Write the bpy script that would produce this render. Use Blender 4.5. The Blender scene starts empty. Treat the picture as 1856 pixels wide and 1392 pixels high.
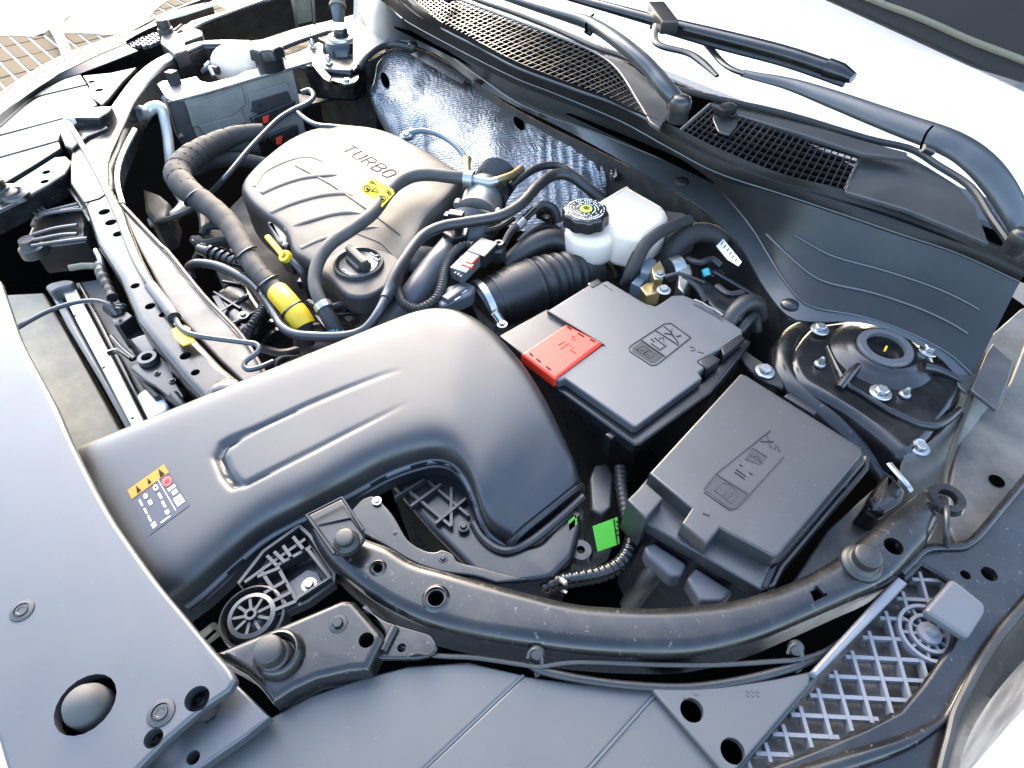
import bpy, bmesh, math, random
from mathutils import Vector, Matrix, noise
from mathutils.bvhtree import BVHTree
random.seed(4)
R = math.radians
scene = bpy.context.scene
col = scene.collection

# ------------------------------------------------------------------ camera
CAM = Vector((0.649, 0.0, 1.405))
PITCH = R(48.0)
FPX = 1127.0                       # focal length in photo pixels (1856 wide)
FH = Vector((-0.7604, 0.6494, 0)); FH.normalize()
RT = Vector((FH.y, -FH.x, 0)) * -1
RT = Vector((0.6494, 0.7604, 0)); RT.normalize()
UPV = Vector((0, 0, 1))
VIEW = FH * math.cos(PITCH) - UPV * math.sin(PITCH)
CUP = FH * math.sin(PITCH) + UPV * math.cos(PITCH)
cam_d = bpy.data.cameras.new('camera')
cam = bpy.data.objects.new('camera', cam_d); col.objects.link(cam)
cam_d.sensor_width = 36.0
cam_d.lens = 36.0 * FPX / 1856.0
cam_d.clip_start = 0.02; cam_d.clip_end = 400
cam.matrix_world = Matrix.Translation(CAM) @ Matrix((RT, CUP, -VIEW)).transposed().to_4x4()
scene.camera = cam

# ------------------------------------------------------------------ light
SUN_EL, SUN_AZ = R(25), R(-60)      # azimuth: direction the sun stands in, from +Y towards +X
world = bpy.data.worlds.new('World'); scene.world = world; world.use_nodes = True
wn = world.node_tree
sky = wn.nodes.new('ShaderNodeTexSky'); sky.sky_type = 'NISHITA'; sky.sun_disc = False
sky.sun_elevation = SUN_EL; sky.sun_rotation = SUN_AZ
sky.air_density = 1.0; sky.dust_density = 2.2; sky.ozone_density = 0.8
wn.links.new(sky.outputs[0], wn.nodes['Background'].inputs[0])
wn.nodes['Background'].inputs[1].default_value = 0.15
sun_d = bpy.data.lights.new('sun', 'SUN'); sun_d.energy = 0.58; sun_d.angle = R(95); sun_d.color = (1, 0.99, 0.985)
sun = bpy.data.objects.new('sun', sun_d); col.objects.link(sun)
sd = Vector((math.sin(SUN_AZ) * math.cos(SUN_EL), math.cos(SUN_AZ) * math.cos(SUN_EL), math.sin(SUN_EL)))
sun.rotation_euler = (-sd).to_track_quat('-Z', 'Y').to_euler()
scene.view_settings.view_transform = 'Standard'
scene.view_settings.look = 'None'
scene.view_settings.exposure = 3.17
scene.view_settings.gamma = 1.0

# ------------------------------------------------------------------ helpers
def ray(u, v):
    return VIEW + RT * ((u - 928.0) / FPX) - CUP * ((v - 696.0) / FPX)
def P(u, v, z):                     # a point of the place at height z
    d = ray(u, v)
    return CAM + d * ((z - CAM.z) / d.z)
def px(u, v, z, n):                 # how many metres n pixels are there
    return n * (z - CAM.z) / ray(u, v).z / FPX
def PP(pts, z=None):
    return [P(*p) if len(p) == 3 else P(p[0], p[1], z) for p in pts]
def BV(bm):
    bmesh.ops.recalc_face_normals(bm, faces=bm.faces); bm.normal_update()
    return BVHTree.FromBMesh(bm)
def S(bvh, u, v, off=0.0):          # point on a surface already built
    h = bvh.ray_cast(CAM, ray(u, v).normalized())
    if h[0] is None: return None
    n = h[1]
    if n.dot(ray(u, v)) > 0: n = -n
    return h[0] + n * off
def link(name, me, mat, parent=None):
    o = bpy.data.objects.new(name, me); col.objects.link(o)
    if mat is not None and not me.materials: me.materials.append(mat)
    if parent is not None:
        o.parent = parent
        o.matrix_parent_inverse = Matrix.Translation(-parent.location) if parent.type == 'EMPTY' else parent.matrix_basis.inverted()
    return o
def obj(name, bms, mat, parent=None, ang=38, wnm=True, label=None, kind=None):
    if not isinstance(bms, (list, tuple)): bms = [bms]
    me = bpy.data.meshes.new(name)
    if len(bms) > 1:
        b = bmesh.new()
        for x in bms:
            t = bpy.data.meshes.new('t'); x.to_mesh(t); b.from_mesh(t); bpy.data.meshes.remove(t)
    else: b = bms[0]
    bmesh.ops.recalc_face_normals(b, faces=b.faces)
    b.to_mesh(me)
    for p in me.polygons: p.use_smooth = True
    me.set_sharp_from_angle(angle=R(ang))
    o = link(name, me, mat, parent)
    if wnm:
        m = o.modifiers.new('normals', 'WEIGHTED_NORMAL'); m.keep_sharp = True; m.weight = 80
    if label: o['label'] = label
    if kind: o['kind'] = kind
    return o
def thing(name, label, cat, loc, group=None):
    o = bpy.data.objects.new(name, None); col.objects.link(o)
    o.location = loc; o.empty_display_size = 0.02
    o['label'] = label; o['category'] = cat
    if group: o['group'] = group
    return o
def tag(o, label, cat, group=None):
    o['label'] = label; o['category'] = cat
    if group: o['group'] = group
    return o
def crom(pts, sub, closed=False):
    out = []; n = len(pts)
    rng = range(n) if closed else range(n - 1)
    for i in rng:
        if closed: a, b, c, d = pts[i - 1], pts[i], pts[(i + 1) % n], pts[(i + 2) % n]
        else: a, b, c, d = pts[max(i - 1, 0)], pts[i], pts[i + 1], pts[min(i + 2, n - 1)]
        for k in range(sub):
            t = k / sub
            out.append(0.5 * ((2 * b) + (c - a) * t + (2 * a - 5 * b + 4 * c - d) * t * t + (3 * b - a - 3 * c + d) * t ** 3))
    if not closed: out.append(pts[-1].copy())
    return out
def vec(pts): return [Vector(p) for p in pts]
def resample(pts, n):
    L = [0]
    for a, b in zip(pts, pts[1:]): L.append(L[-1] + (b - a).length)
    out = []; j = 0
    for i in range(n):
        s = L[-1] * i / (n - 1)
        while j < len(L) - 2 and L[j + 1] < s: j += 1
        f = (s - L[j]) / max(L[j + 1] - L[j], 1e-9)
        out.append(pts[j].lerp(pts[j + 1], min(max(f, 0), 1)))
    return out
def smooth_uv(pts, sub=5, closed=False, keep=()):
    """curve through pixel points; points flagged with a 4th value 'c' stay corners"""
    v = [Vector((p[0], p[1], 0)) for p in pts]
    return [(q.x, q.y) for q in crom(v, sub, closed)]
def round_poly(pts, r, n=4):
    """2D polygon with rounded corners, r in the same unit"""
    out = []; m = len(pts)
    for i in range(m):
        a, b, c = Vector(pts[i - 1]), Vector(pts[i]), Vector(pts[(i + 1) % m])
        rr = r[i] if isinstance(r, (list, tuple)) else r
        d1, d2 = (a - b), (c - b)
        t = min(rr, d1.length * 0.45, d2.length * 0.45)
        if t < 1e-6: out.append(b); continue
        p, q = b + d1.normalized() * t, b + d2.normalized() * t
        for k in range(n + 1):
            s = k / n
            out.append(p * (1 - s) ** 2 + b * 2 * s * (1 - s) + q * s * s)
    return [(o[0], o[1]) for o in out]
def circ2(c, r, n=20, e=1.0):
    return [(c[0] + r * math.cos(2 * math.pi * k / n), c[1] + e * r * math.sin(2 * math.pi * k / n)) for k in range(n)]
def frame(o, x, n):
    n = n.normalized(); x = (x - n * x.dot(n)).normalized(); y = n.cross(x)
    m = Matrix((x, y, n)).transposed().to_4x4(); m.translation = o
    return m
def onplane(M, u, v):               # pixel -> local 2D on plane M
    n = M.col[2].to_3d(); o = M.translation; d = ray(u, v)
    p = CAM + d * ((o - CAM).dot(n) / d.dot(n))
    q = M.inverted() @ p
    return (q.x, q.y)
def cut(bm, holes, thick):
    '''punch real holes through a plate'''
    cb = bmesh.new()
    for h in holes:
        a = [cb.verts.new((p[0], p[1], .02)) for p in h]; b = [cb.verts.new((p[0], p[1], -thick - .02)) for p in h]
        n = len(h); cb.faces.new(a); cb.faces.new(b)
        for i in range(n): cb.faces.new((a[i], a[(i + 1) % n], b[(i + 1) % n], b[i]))
    bmesh.ops.recalc_face_normals(cb, faces=cb.faces); bmesh.ops.recalc_face_normals(bm, faces=bm.faces)
    m1 = bpy.data.meshes.new('a'); bm.to_mesh(m1); m2 = bpy.data.meshes.new('b'); cb.to_mesh(m2)
    o1 = bpy.data.objects.new('a', m1); o2 = bpy.data.objects.new('b', m2); col.objects.link(o1); col.objects.link(o2)
    md = o1.modifiers.new('b', 'BOOLEAN'); md.operation = 'DIFFERENCE'; md.solver = 'EXACT'; md.object = o2
    dg = bpy.context.evaluated_depsgraph_get(); me = bpy.data.meshes.new_from_object(o1.evaluated_get(dg))
    out = bmesh.new(); out.from_mesh(me)
    bpy.data.objects.remove(o1); bpy.data.objects.remove(o2)
    for m in (m1, m2, me): bpy.data.meshes.remove(m)
    return out
def panel2(poly, thick, bevel=0.0, holes=(), M=None, res=2, flare=0.0):
    """plate with real holes; poly in 2D, top face at local z=0, going down by thick"""
    cu = bpy.data.curves.new('c', 'CURVE'); cu.dimensions = '2D'; cu.fill_mode = 'BOTH'
    for pl in [poly]:
        sp = cu.splines.new('POLY'); sp.points.add(len(pl) - 1); sp.use_cyclic_u = True
        for q, p in zip(sp.points, pl): q.co = (p[0], p[1], 0, 1)
    bevel = min(bevel, thick * 0.49)
    cu.extrude = max(thick / 2 - bevel, 0.00005)
    if bevel > 0:
        cu.bevel_depth = bevel; cu.bevel_resolution = res; cu.offset = -bevel
    ob = bpy.data.objects.new('c', cu)
    me = bpy.data.meshes.new_from_object(ob)
    bm = bmesh.new(); bm.from_mesh(me)
    bpy.data.objects.remove(ob); bpy.data.curves.remove(cu); bpy.data.meshes.remove(me)
    bmesh.ops.remove_doubles(bm, verts=bm.verts, dist=0.00002)
    bmesh.ops.translate(bm, verts=bm.verts, vec=(0, 0, -thick / 2))
    if holes: bm = cut(bm, holes, thick)
    if flare:
        c = Vector((sum(p[0] for p in poly) / len(poly), sum(p[1] for p in poly) / len(poly)))
        for v in bm.verts:
            f = 1 + flare * (-v.co.z) / max(thick, 1e-6)
            v.co.x = c.x + (v.co.x - c.x) * f; v.co.y = c.y + (v.co.y - c.y) * f
    if M is not None: bmesh.ops.transform(bm, matrix=M, verts=bm.verts)
    return bm
def panel(uv, z, thick, bevel=0.002, holes=(), rnd=0, res=2, flare=0.0, n=4):
    """horizontal plate: outline in photo pixels seen at height z; holes = (u, v, radius_px[, squash])"""
    pts = [tuple(P(p[0], p[1], z).xy) for p in uv]
    if rnd: pts = round_poly(pts, rnd, n)
    hs = []
    for h in holes:
        if isinstance(h[0], tuple): hs.append([tuple(P(p[0], p[1], z).xy) for p in h])
        else:
            c = P(h[0], h[1], z); hs.append(circ2((c.x, c.y), px(h[0], h[1], z, h[2])))
    return panel2(pts, thick, bevel, hs, Matrix.Translation((0, 0, z)), res, flare)
def tilted(uv, M, thick, bevel=0.002, holes=(), rnd=0, res=2):
    pts = [onplane(M, *p) for p in uv]
    if rnd: pts = round_poly(pts, rnd)
    hs = []
    for h in holes:
        if isinstance(h[0], tuple): hs.append([onplane(M, *p) for p in h])
        else:
            a = Vector(onplane(M, h[0], h[1])); b = Vector(onplane(M, h[0] + h[2], h[1])); hs.append(circ2(a, (b - a).length))
    return panel2(pts, thick, bevel, hs, M, res)
def tube(pts, r, seg=12, sub=6, rib=None, flat=1.0, up=None, smooth=True, endr=True):
    """swept tube through 3D points; r one radius or one per point; rib=(pitch, amount)"""
    n = len(pts)
    rs = list(r) if isinstance(r, (list, tuple)) else [r] * n
    if smooth and n > 2:
        c = crom(pts, sub); rr = [x.x for x in crom([Vector((x, 0, 0)) for x in rs], sub)]
    else: c = [p.copy() for p in pts]; rr = rs
    L = [0]
    for a, b in zip(c, c[1:]): L.append(L[-1] + (b - a).length)
    if rib:
        m = max(int(L[-1] / rib[0] * 5), 8)
        c2, r2 = [], []; j = 0
        for i in range(m + 1):
            s = L[-1] * i / m
            while j < len(L) - 2 and L[j + 1] < s: j += 1
            f = (s - L[j]) / max(L[j + 1] - L[j], 1e-9)
            c2.append(c[j].lerp(c[j + 1], f))
            base = rr[j] + (rr[j + 1] - rr[j]) * f
            r2.append(base * (1 + rib[1] * (0.0, 0.75, 1.0, 0.75, 0.0)[i % 5]))
        c, rr = c2, r2
    bm = bmesh.new(); rings = []
    t0 = (c[1] - c[0]).normalized()
    nrm = (up - t0 * up.dot(t0)).normalized() if up is not None else t0.orthogonal().normalized()
    if up is None and abs(t0.z) < 0.95: nrm = (UPV - t0 * UPV.dot(t0)).normalized()
    for i, p in enumerate(c):
        t = (c[min(i + 1, len(c) - 1)] - c[max(i - 1, 0)]).normalized()
        nrm = (nrm - t * nrm.dot(t)).normalized(); b = t.cross(nrm)
        rings.append([bm.verts.new(p + (nrm * math.cos(a) * flat + b * math.sin(a)) * rr[i])
                      for a in [2 * math.pi * (k + 0.5) / seg for k in range(seg)]])
    for a, b in zip(rings, rings[1:]):
        for k in range(seg): bm.faces.new((a[k], a[(k + 1) % seg], b[(k + 1) % seg], b[k]))
    bm.faces.new(rings[0]); bm.faces.new(rings[-1])
    return bm
def tubeuv(pts, rpx, **k):
    q = [P(*p) for p in pts]
    if isinstance(rpx, (list, tuple)): rr = [px(p[0], p[1], p[2], x) for p, x in zip(pts, rpx)]
    else: rr = [px(p[0], p[1], p[2], rpx) for p in pts]
    return tube(q, rr, **k)
def lathe(prof, M=None, seg=24, loc=None, cap=False):
    bm = bmesh.new(); rings = []
    for r, z in prof:
        if r < 1e-6: rings.append([bm.verts.new((0, 0, z))])
        else: rings.append([bm.verts.new((r * math.cos(2 * math.pi * k / seg), r * math.sin(2 * math.pi * k / seg), z)) for k in range(seg)])
    for a, b in zip(rings, rings[1:]):
        for k in range(seg):
            f = [a[k % len(a)], a[(k + 1) % len(a)], b[(k + 1) % len(b)], b[k % len(b)]]
            f = list(dict.fromkeys(f))
            if len(f) > 2: bm.faces.new(f)
    if cap and len(rings[0]) > 1: bm.faces.new(rings[0])
    if cap and len(rings[-1]) > 1: bm.faces.new(rings[-1])
    if loc is not None: M = Matrix.Translation(loc)
    if M is not None: bmesh.ops.transform(bm, matrix=M, verts=bm.verts)
    return bm
def grid(rows, closed=False):
    bm = bmesh.new()
    vs = [[bm.verts.new(p) for p in r] for r in rows]
    for a, b in zip(vs, vs[1:]):
        m = len(a)
        for k in range(m if closed else m - 1):
            bm.faces.new((a[k], a[(k + 1) % m], b[(k + 1) % m], b[k]))
    return bm
def loft(curves, n=60, thick=0.003, sub=5, down=Vector((0, 0, -1)), mid=0):
    """sheet through several curves of 3D points, given thickness"""
    rs = [resample(crom(c, sub) if len(c) > 2 else c, n) for c in curves]
    if mid:
        cols = [crom([r[i] for r in rs], mid) for i in range(n)]
        rs = [[cols[i][j] for i in range(n)] for j in range(len(cols[0]))]
    bm = grid(rs)
    if thick:
        bmesh.ops.recalc_face_normals(bm, faces=bm.faces)
        bm.normal_update()
        if sum(f.normal.dot(down) for f in bm.faces) > 0: bmesh.ops.reverse_faces(bm, faces=bm.faces)
        bmesh.ops.solidify(bm, geom=bm.faces[:], thickness=thick)
    return bm
def box(M, sx, sy, sz, bev=0.0):
    """box on M: centred in x, y, standing from 0 to sz"""
    bm = bmesh.new()
    bmesh.ops.create_cube(bm, size=1)
    for v in bm.verts: v.co = Vector((v.co.x * sx, v.co.y * sy, (v.co.z + 0.5) * sz))
    if bev: bmesh.ops.bevel(bm, geom=bm.edges[:], offset=bev, segments=2, affect='EDGES', profile=0.6)
    bmesh.ops.transform(bm, matrix=M, verts=bm.verts)
    return bm
def at(u, v, z, ang=0.0):
    return Matrix.Translation(P(u, v, z)) @ Matrix.Rotation(ang, 4, 'Z')
def textbm(s, M, size, ext=0.0006, align='CENTER', bold=0.0):
    cu = bpy.data.curves.new('t', 'FONT'); cu.body = s; cu.size = size; cu.extrude = ext
    cu.align_x = align; cu.align_y = 'CENTER'; cu.offset = bold
    ob = bpy.data.objects.new('t', cu)
    me = bpy.data.meshes.new_from_object(ob)
    bm = bmesh.new(); bm.from_mesh(me)
    bpy.data.objects.remove(ob); bpy.data.curves.remove(cu); bpy.data.meshes.remove(me)
    bmesh.ops.transform(bm, matrix=M, verts=bm.verts)
    return bm
def decal(bvh, uv4, off=0.0006, nu=8, nv=8, thick=0.0):
    """thin sheet laid on a built surface, corners in pixels"""
    a, b, c, d = [Vector(p) for p in uv4]; rows = []
    for j in range(nv + 1):
        row = []
        for i in range(nu + 1):
            q = a.lerp(b, i / nu).lerp(d.lerp(c, i / nu), j / nv)
            row.append(S(bvh, q.x, q.y, off))
        rows.append(row)
    return grid(rows)
def strokes(lines, z=None, w=0.0007, bvh=None, off=0.0003, M=None, seg=4):
    out = []
    for l in lines:
        if bvh is not None: q = [S(bvh, p[0], p[1], off) for p in l]; q = [x for x in q if x]
        elif M is not None: q = [M @ Vector((*onplane(M, *p), off)) for p in l]
        else: q = [P(p[0], p[1], z + off) for p in l]
        if len(q) > 1: out.append(tube(q, w, seg=seg, smooth=False))
    return out
def copy_obj(o, parent=None, loc=None):
    c = o.copy(); col.objects.link(c)
    if parent is not None: c.parent = parent
    return c

def helix(pts, r, pitch, w=.0005, lift=1.01):
    '''a thin edge wound round a path, as the edge of wrapped tape'''
    c = crom(pts, 10); rr = [x.x for x in crom([Vector((x, 0, 0)) for x in r], 10)]
    c2 = resample(c, 400); L = sum((a - b).length for a, b in zip(c, c[1:])); out = []
    nrm = None; turns = L / pitch
    for i in range(0, 399):
        t = (c2[i + 1] - c2[i]).normalized()
        if nrm is None: nrm = t.orthogonal().normalized()
        nrm = (nrm - t * nrm.dot(t)).normalized(); b = t.cross(nrm)
        a = 2 * math.pi * turns * i / 399; k = i / 399 * (len(rr) - 1); j = min(int(k), len(rr) - 2)
        q = (rr[j] + (rr[j + 1] - rr[j]) * (k - j)) * lift
        out.append(c2[i] + (nrm * math.cos(a) + b * math.sin(a)) * q)
    return tube(out, w, seg=4, smooth=False)
# ------------------------------------------------------------------ materials
def mat(name, colr, rough=0.5, metal=0.0, grain=0.0, gscale=900.0, var=0.0, vscale=14.0, rvar=0.0, dust=None, dustamt=0.0,
        dscale=9.0, spec=0.5, coat=0.0, sss=0.0, bump2=0.0, b2scale=60.0, dusthr=0.55, speck=0.0):
    m = bpy.data.materials.new(name); m.use_nodes = True
    nt = m.node_tree; N = nt.nodes; Lk = nt.links
    b = N['Principled BSDF']
    b.inputs['Base Color'].default_value = (*colr, 1); b.inputs['Roughness'].default_value = rough
    b.inputs['Metallic'].default_value = metal; b.inputs['Specular IOR Level'].default_value = spec
    if coat: b.inputs['Coat Weight'].default_value = coat; b.inputs['Coat Roughness'].default_value = 0.08
    if sss:
        b.inputs['Subsurface Weight'].default_value = sss; b.inputs['Subsurface Radius'].default_value = (0.02, 0.015, 0.01)
        b.inputs['Subsurface Scale'].default_value = 0.5
    tc = N.new('ShaderNodeTexCoord')
    src = tc.outputs['Object']
    colsock = None
    if var or dustamt:
        n1 = N.new('ShaderNodeTexNoise'); n1.inputs['Scale'].default_value = vscale; n1.inputs['Detail'].default_value = 6
        Lk.new(src, n1.inputs['Vector'])
        mx = N.new('ShaderNodeMix'); mx.data_type = 'RGBA'
        mx.inputs[6].default_value = (*[c * (1 - var) for c in colr], 1)
        mx.inputs[7].default_value = (*[min(c * (1 + var), 1) for c in colr], 1)
        Lk.new(n1.outputs[0], mx.inputs[0]); colsock = mx.outputs[2]
        if dustamt:
            n2 = N.new('ShaderNodeTexNoise'); n2.inputs['Scale'].default_value = dscale; n2.inputs['Detail'].default_value = 9; n2.inputs['Roughness'].default_value = 0.68
            Lk.new(src, n2.inputs['Vector'])
            mr = N.new('ShaderNodeMapRange'); mr.inputs[1].default_value = dusthr - 0.12; mr.inputs[2].default_value = dusthr + 0.15
            mr.inputs[3].default_value = 0; mr.inputs[4].default_value = dustamt
            Lk.new(n2.outputs[0], mr.inputs[0])
            m2 = N.new('ShaderNodeMix'); m2.data_type = 'RGBA'; m2.inputs[7].default_value = (*dust, 1)
            Lk.new(mr.outputs[0], m2.inputs[0]); Lk.new(colsock, m2.inputs[6]); colsock = m2.outputs[2]
        if speck:
            n6 = N.new('ShaderNodeTexNoise'); n6.inputs['Scale'].default_value = 210; n6.inputs['Detail'].default_value = 4; n6.inputs['Roughness'].default_value = 0.6
            Lk.new(src, n6.inputs['Vector'])
            m6 = N.new('ShaderNodeMapRange'); m6.inputs[1].default_value = 0.64; m6.inputs[2].default_value = 0.70; m6.inputs[3].default_value = 0; m6.inputs[4].default_value = speck
            Lk.new(n6.outputs[0], m6.inputs[0])
            m7 = N.new('ShaderNodeMix'); m7.data_type = 'RGBA'; m7.inputs[7].default_value = (0.12, 0.11, 0.095, 1)
            Lk.new(m6.outputs[0], m7.inputs[0]); Lk.new(colsock, m7.inputs[6]); colsock = m7.outputs[2]
        Lk.new(colsock, b.inputs['Base Color'])
    if rvar:
        n3 = N.new('ShaderNodeTexNoise'); n3.inputs['Scale'].default_value = vscale * 1.7; n3.inputs['Detail'].default_value = 7
        Lk.new(src, n3.inputs['Vector'])
        r = N.new('ShaderNodeMapRange'); r.inputs[1].default_value = 0.3; r.inputs[2].default_value = 0.7
        r.inputs[3].default_value = max(rough - rvar, 0.03); r.inputs[4].default_value = rough + rvar
        Lk.new(n3.outputs[0], r.inputs[0]); Lk.new(r.outputs[0], b.inputs['Roughness'])
    last = None
    if bump2:
        n4 = N.new('ShaderNodeTexNoise'); n4.inputs['Scale'].default_value = b2scale; n4.inputs['Detail'].default_value = 3
        Lk.new(src, n4.inputs['Vector'])
        bp = N.new('ShaderNodeBump'); bp.inputs['Strength'].default_value = bump2; bp.inputs['Distance'].default_value = 0.002
        Lk.new(n4.outputs[0], bp.inputs['Height']); last = bp
    if grain:
        n5 = N.new('ShaderNodeTexNoise'); n5.inputs['Scale'].default_value = gscale; n5.inputs['Detail'].default_value = 2
        Lk.new(src, n5.inputs['Vector'])
        bp = N.new('ShaderNodeBump'); bp.inputs['Strength'].default_value = grain; bp.inputs['Distance'].default_value = 0.0004
        Lk.new(n5.outputs[0], bp.inputs['Height'])
        if last: Lk.new(last.outputs[0], bp.inputs['Normal'])
        last = bp
    if last: Lk.new(last.outputs[0], b.inputs['Normal'])
    return m
DUST = (0.09, 0.082, 0.07)
M_plastic = mat('black_plastic', (0.016, 0.0165, 0.0175), 0.42, spec=0.7, grain=0.12, speck=0.22, var=0.15, rvar=0.08, dust=DUST, dustamt=0.10)
M_duct = mat('satin_black_plastic', (0.011, 0.0115, 0.0125), 0.40, spec=0.7, speck=0.07, grain=0.08, var=0.1, rvar=0.085, dust=DUST, dustamt=0.06)
M_smooth = mat('smooth_black_plastic', (0.010, 0.010, 0.011), 0.30, grain=0.1, var=0.1, rvar=0.06)
M_lid = mat('grey_lid_plastic', (0.058, 0.059, 0.061), 0.44, spec=0.75, grain=0.12, speck=0.2, var=0.12, rvar=0.07, dust=DUST, dustamt=0.12)
M_front = mat('grey_cover_plastic', (0.032, 0.035, 0.040), 0.42, spec=0.8, speck=0.10, grain=0.06, var=0.06, rvar=0.05, dust=DUST, dustamt=0.06)
M_bumper = mat('grey_bumper_plastic', (0.046, 0.046, 0.045), 0.46, spec=0.7, speck=0.15, grain=0.12, var=0.12, rvar=0.05, dust=DUST, dustamt=0.15)
M_gloss = mat('shiny_black_plastic', (0.006, 0.006, 0.0065), 0.20, dust=(0.05, 0.047, 0.042), dustamt=0.35, dscale=30, var=0.1, rvar=0.06, bump2=0.1)
M_cowl = mat('grey_black_cowl_plastic', (0.028, 0.031, 0.0335), 0.38, spec=0.68, speck=0.18, grain=0.15, var=0.15, rvar=0.06, dust=DUST, dustamt=0.18, dscale=22)
M_cover = mat('engine_cover_plastic', (0.026, 0.0245, 0.0225), 0.55, spec=0.42, grain=0.15, var=0.1, rvar=0.05, dust=(0.2, 0.18, 0.15), dustamt=0.12)
M_paint = mat('dark_body_paint', (0.006, 0.006, 0.0064), 0.26, speck=0.5, var=0.15, rvar=0.09, dust=DUST, dustamt=0.14, dscale=26, dusthr=0.58, bump2=0.06)
M_dirty = mat('dirty_painted_steel', (0.036, 0.034, 0.032), 0.45, var=0.35, rvar=0.12, dust=(0.14, 0.125, 0.105), dustamt=0.6, dscale=16, dusthr=0.5, bump2=0.1)
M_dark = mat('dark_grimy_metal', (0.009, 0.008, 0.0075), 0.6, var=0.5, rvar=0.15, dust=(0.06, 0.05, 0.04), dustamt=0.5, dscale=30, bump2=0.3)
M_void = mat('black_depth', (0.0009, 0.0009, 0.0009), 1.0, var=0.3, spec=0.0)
M_rubber = mat('black_rubber', (0.011, 0.011, 0.0115), 0.46, grain=0.3, var=0.15, rvar=0.08, dust=DUST, dustamt=0.12, dscale=40)
M_braid = mat('braided_rubber_hose', (0.028, 0.028, 0.027), 0.62, grain=0.9, gscale=700, var=0.2, dust=DUST, dustamt=0.25, dscale=60)
M_tape = mat('cloth_tape', (0.015, 0.014, 0.013), 0.75, grain=0.8, gscale=600, var=0.2, bump2=0.25, b2scale=80)
M_alu = mat('cast_aluminium', (0.36, 0.355, 0.34), 0.42, metal=0.9, var=0.2, rvar=0.12, bump2=0.15, b2scale=120)
M_zinc = mat('zinc_plated_steel', (0.42, 0.42, 0.41), 0.32, metal=0.9, var=0.15, rvar=0.1, vscale=60)
M_brass = mat('yellow_passivated_brass', (0.36, 0.29, 0.14), 0.35, metal=0.85, var=0.2, rvar=0.1, vscale=60)
M_pipe = mat('grey_coated_pipe', (0.06, 0.062, 0.064), 0.28, metal=0.5, var=0.15, rvar=0.06)
M_white = mat('translucent_white_plastic', (0.70, 0.57, 0.47), 0.38, var=0.05, sss=0.35, dust=(0.42, 0.33, 0.22), dustamt=0.25, dscale=20)
M_wplain = mat('plain_white_plastic', (0.75, 0.74, 0.71), 0.45, var=0.05)
M_red = mat('red_plastic', (0.62, 0.032, 0.012), 0.42, grain=0.2, var=0.06)
M_yellow = mat('yellow_plastic', (0.58, 0.37, 0.006), 0.45, var=0.06)
M_ylabel = mat('yellow_label_film', (0.58, 0.43, 0.006), 0.6, spec=.25, var=0.04)
M_orange = mat('orange_label_film', (0.42, 0.17, 0.02), 0.6, spec=.25, var=0.05)
M_green = mat('green_label_film', (0.075, 0.36, 0.03), 0.6, spec=.25, var=0.05)
M_ink = mat('black_print', (0.006, 0.006, 0.006), 0.7, spec=.15)
M_lblack = mat('dark_label_film', (0.05, 0.052, 0.065), 0.5, spec=.3, var=0.05)
M_lwhite = mat('white_print', (0.8, 0.8, 0.8), 0.45)
M_lred = mat('red_print', (0.62, 0.06, 0.05), 0.45)
M_teal = mat('teal_plastic', (0.03, 0.28, 0.30), 0.4)
M_grey = mat('grey_plastic', (0.07, 0.072, 0.078), 0.42, var=0.1, rvar=0.05)
M_pale = mat('pale_grey_plastic', (0.15, 0.15, 0.16), 0.45, var=0.1, rvar=0.05, speck=.1)
M_matte = mat('matte_grey_rubber', (0.055, 0.055, 0.055), 0.7, spec=.4, var=.1, dust=DUST, dustamt=.2)
M_ecu = mat('dusty_grey_ecu_case', (0.13, 0.122, 0.105), 0.6, var=0.2, rvar=0.1, dust=(0.22, 0.20, 0.165), dustamt=0.5, dscale=30)
M_bluehose = mat('grey_blue_hose', (0.09, 0.115, 0.13), 0.45, var=0.1)
M_tan = mat('dusty_plastic_shroud', (0.095, 0.088, 0.068), 0.6, var=0.25, dust=(0.24, 0.21, 0.14), dustamt=0.7, dscale=12, dusthr=0.52)
M_cloth = mat('glass_cloth_insulation', (0.03, 0.027, 0.023), 0.8, grain=0.5, var=0.2)
M_bead = mat('pale_weatherstrip', (0.10, 0.09, 0.055), 0.5, var=0.2)
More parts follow.
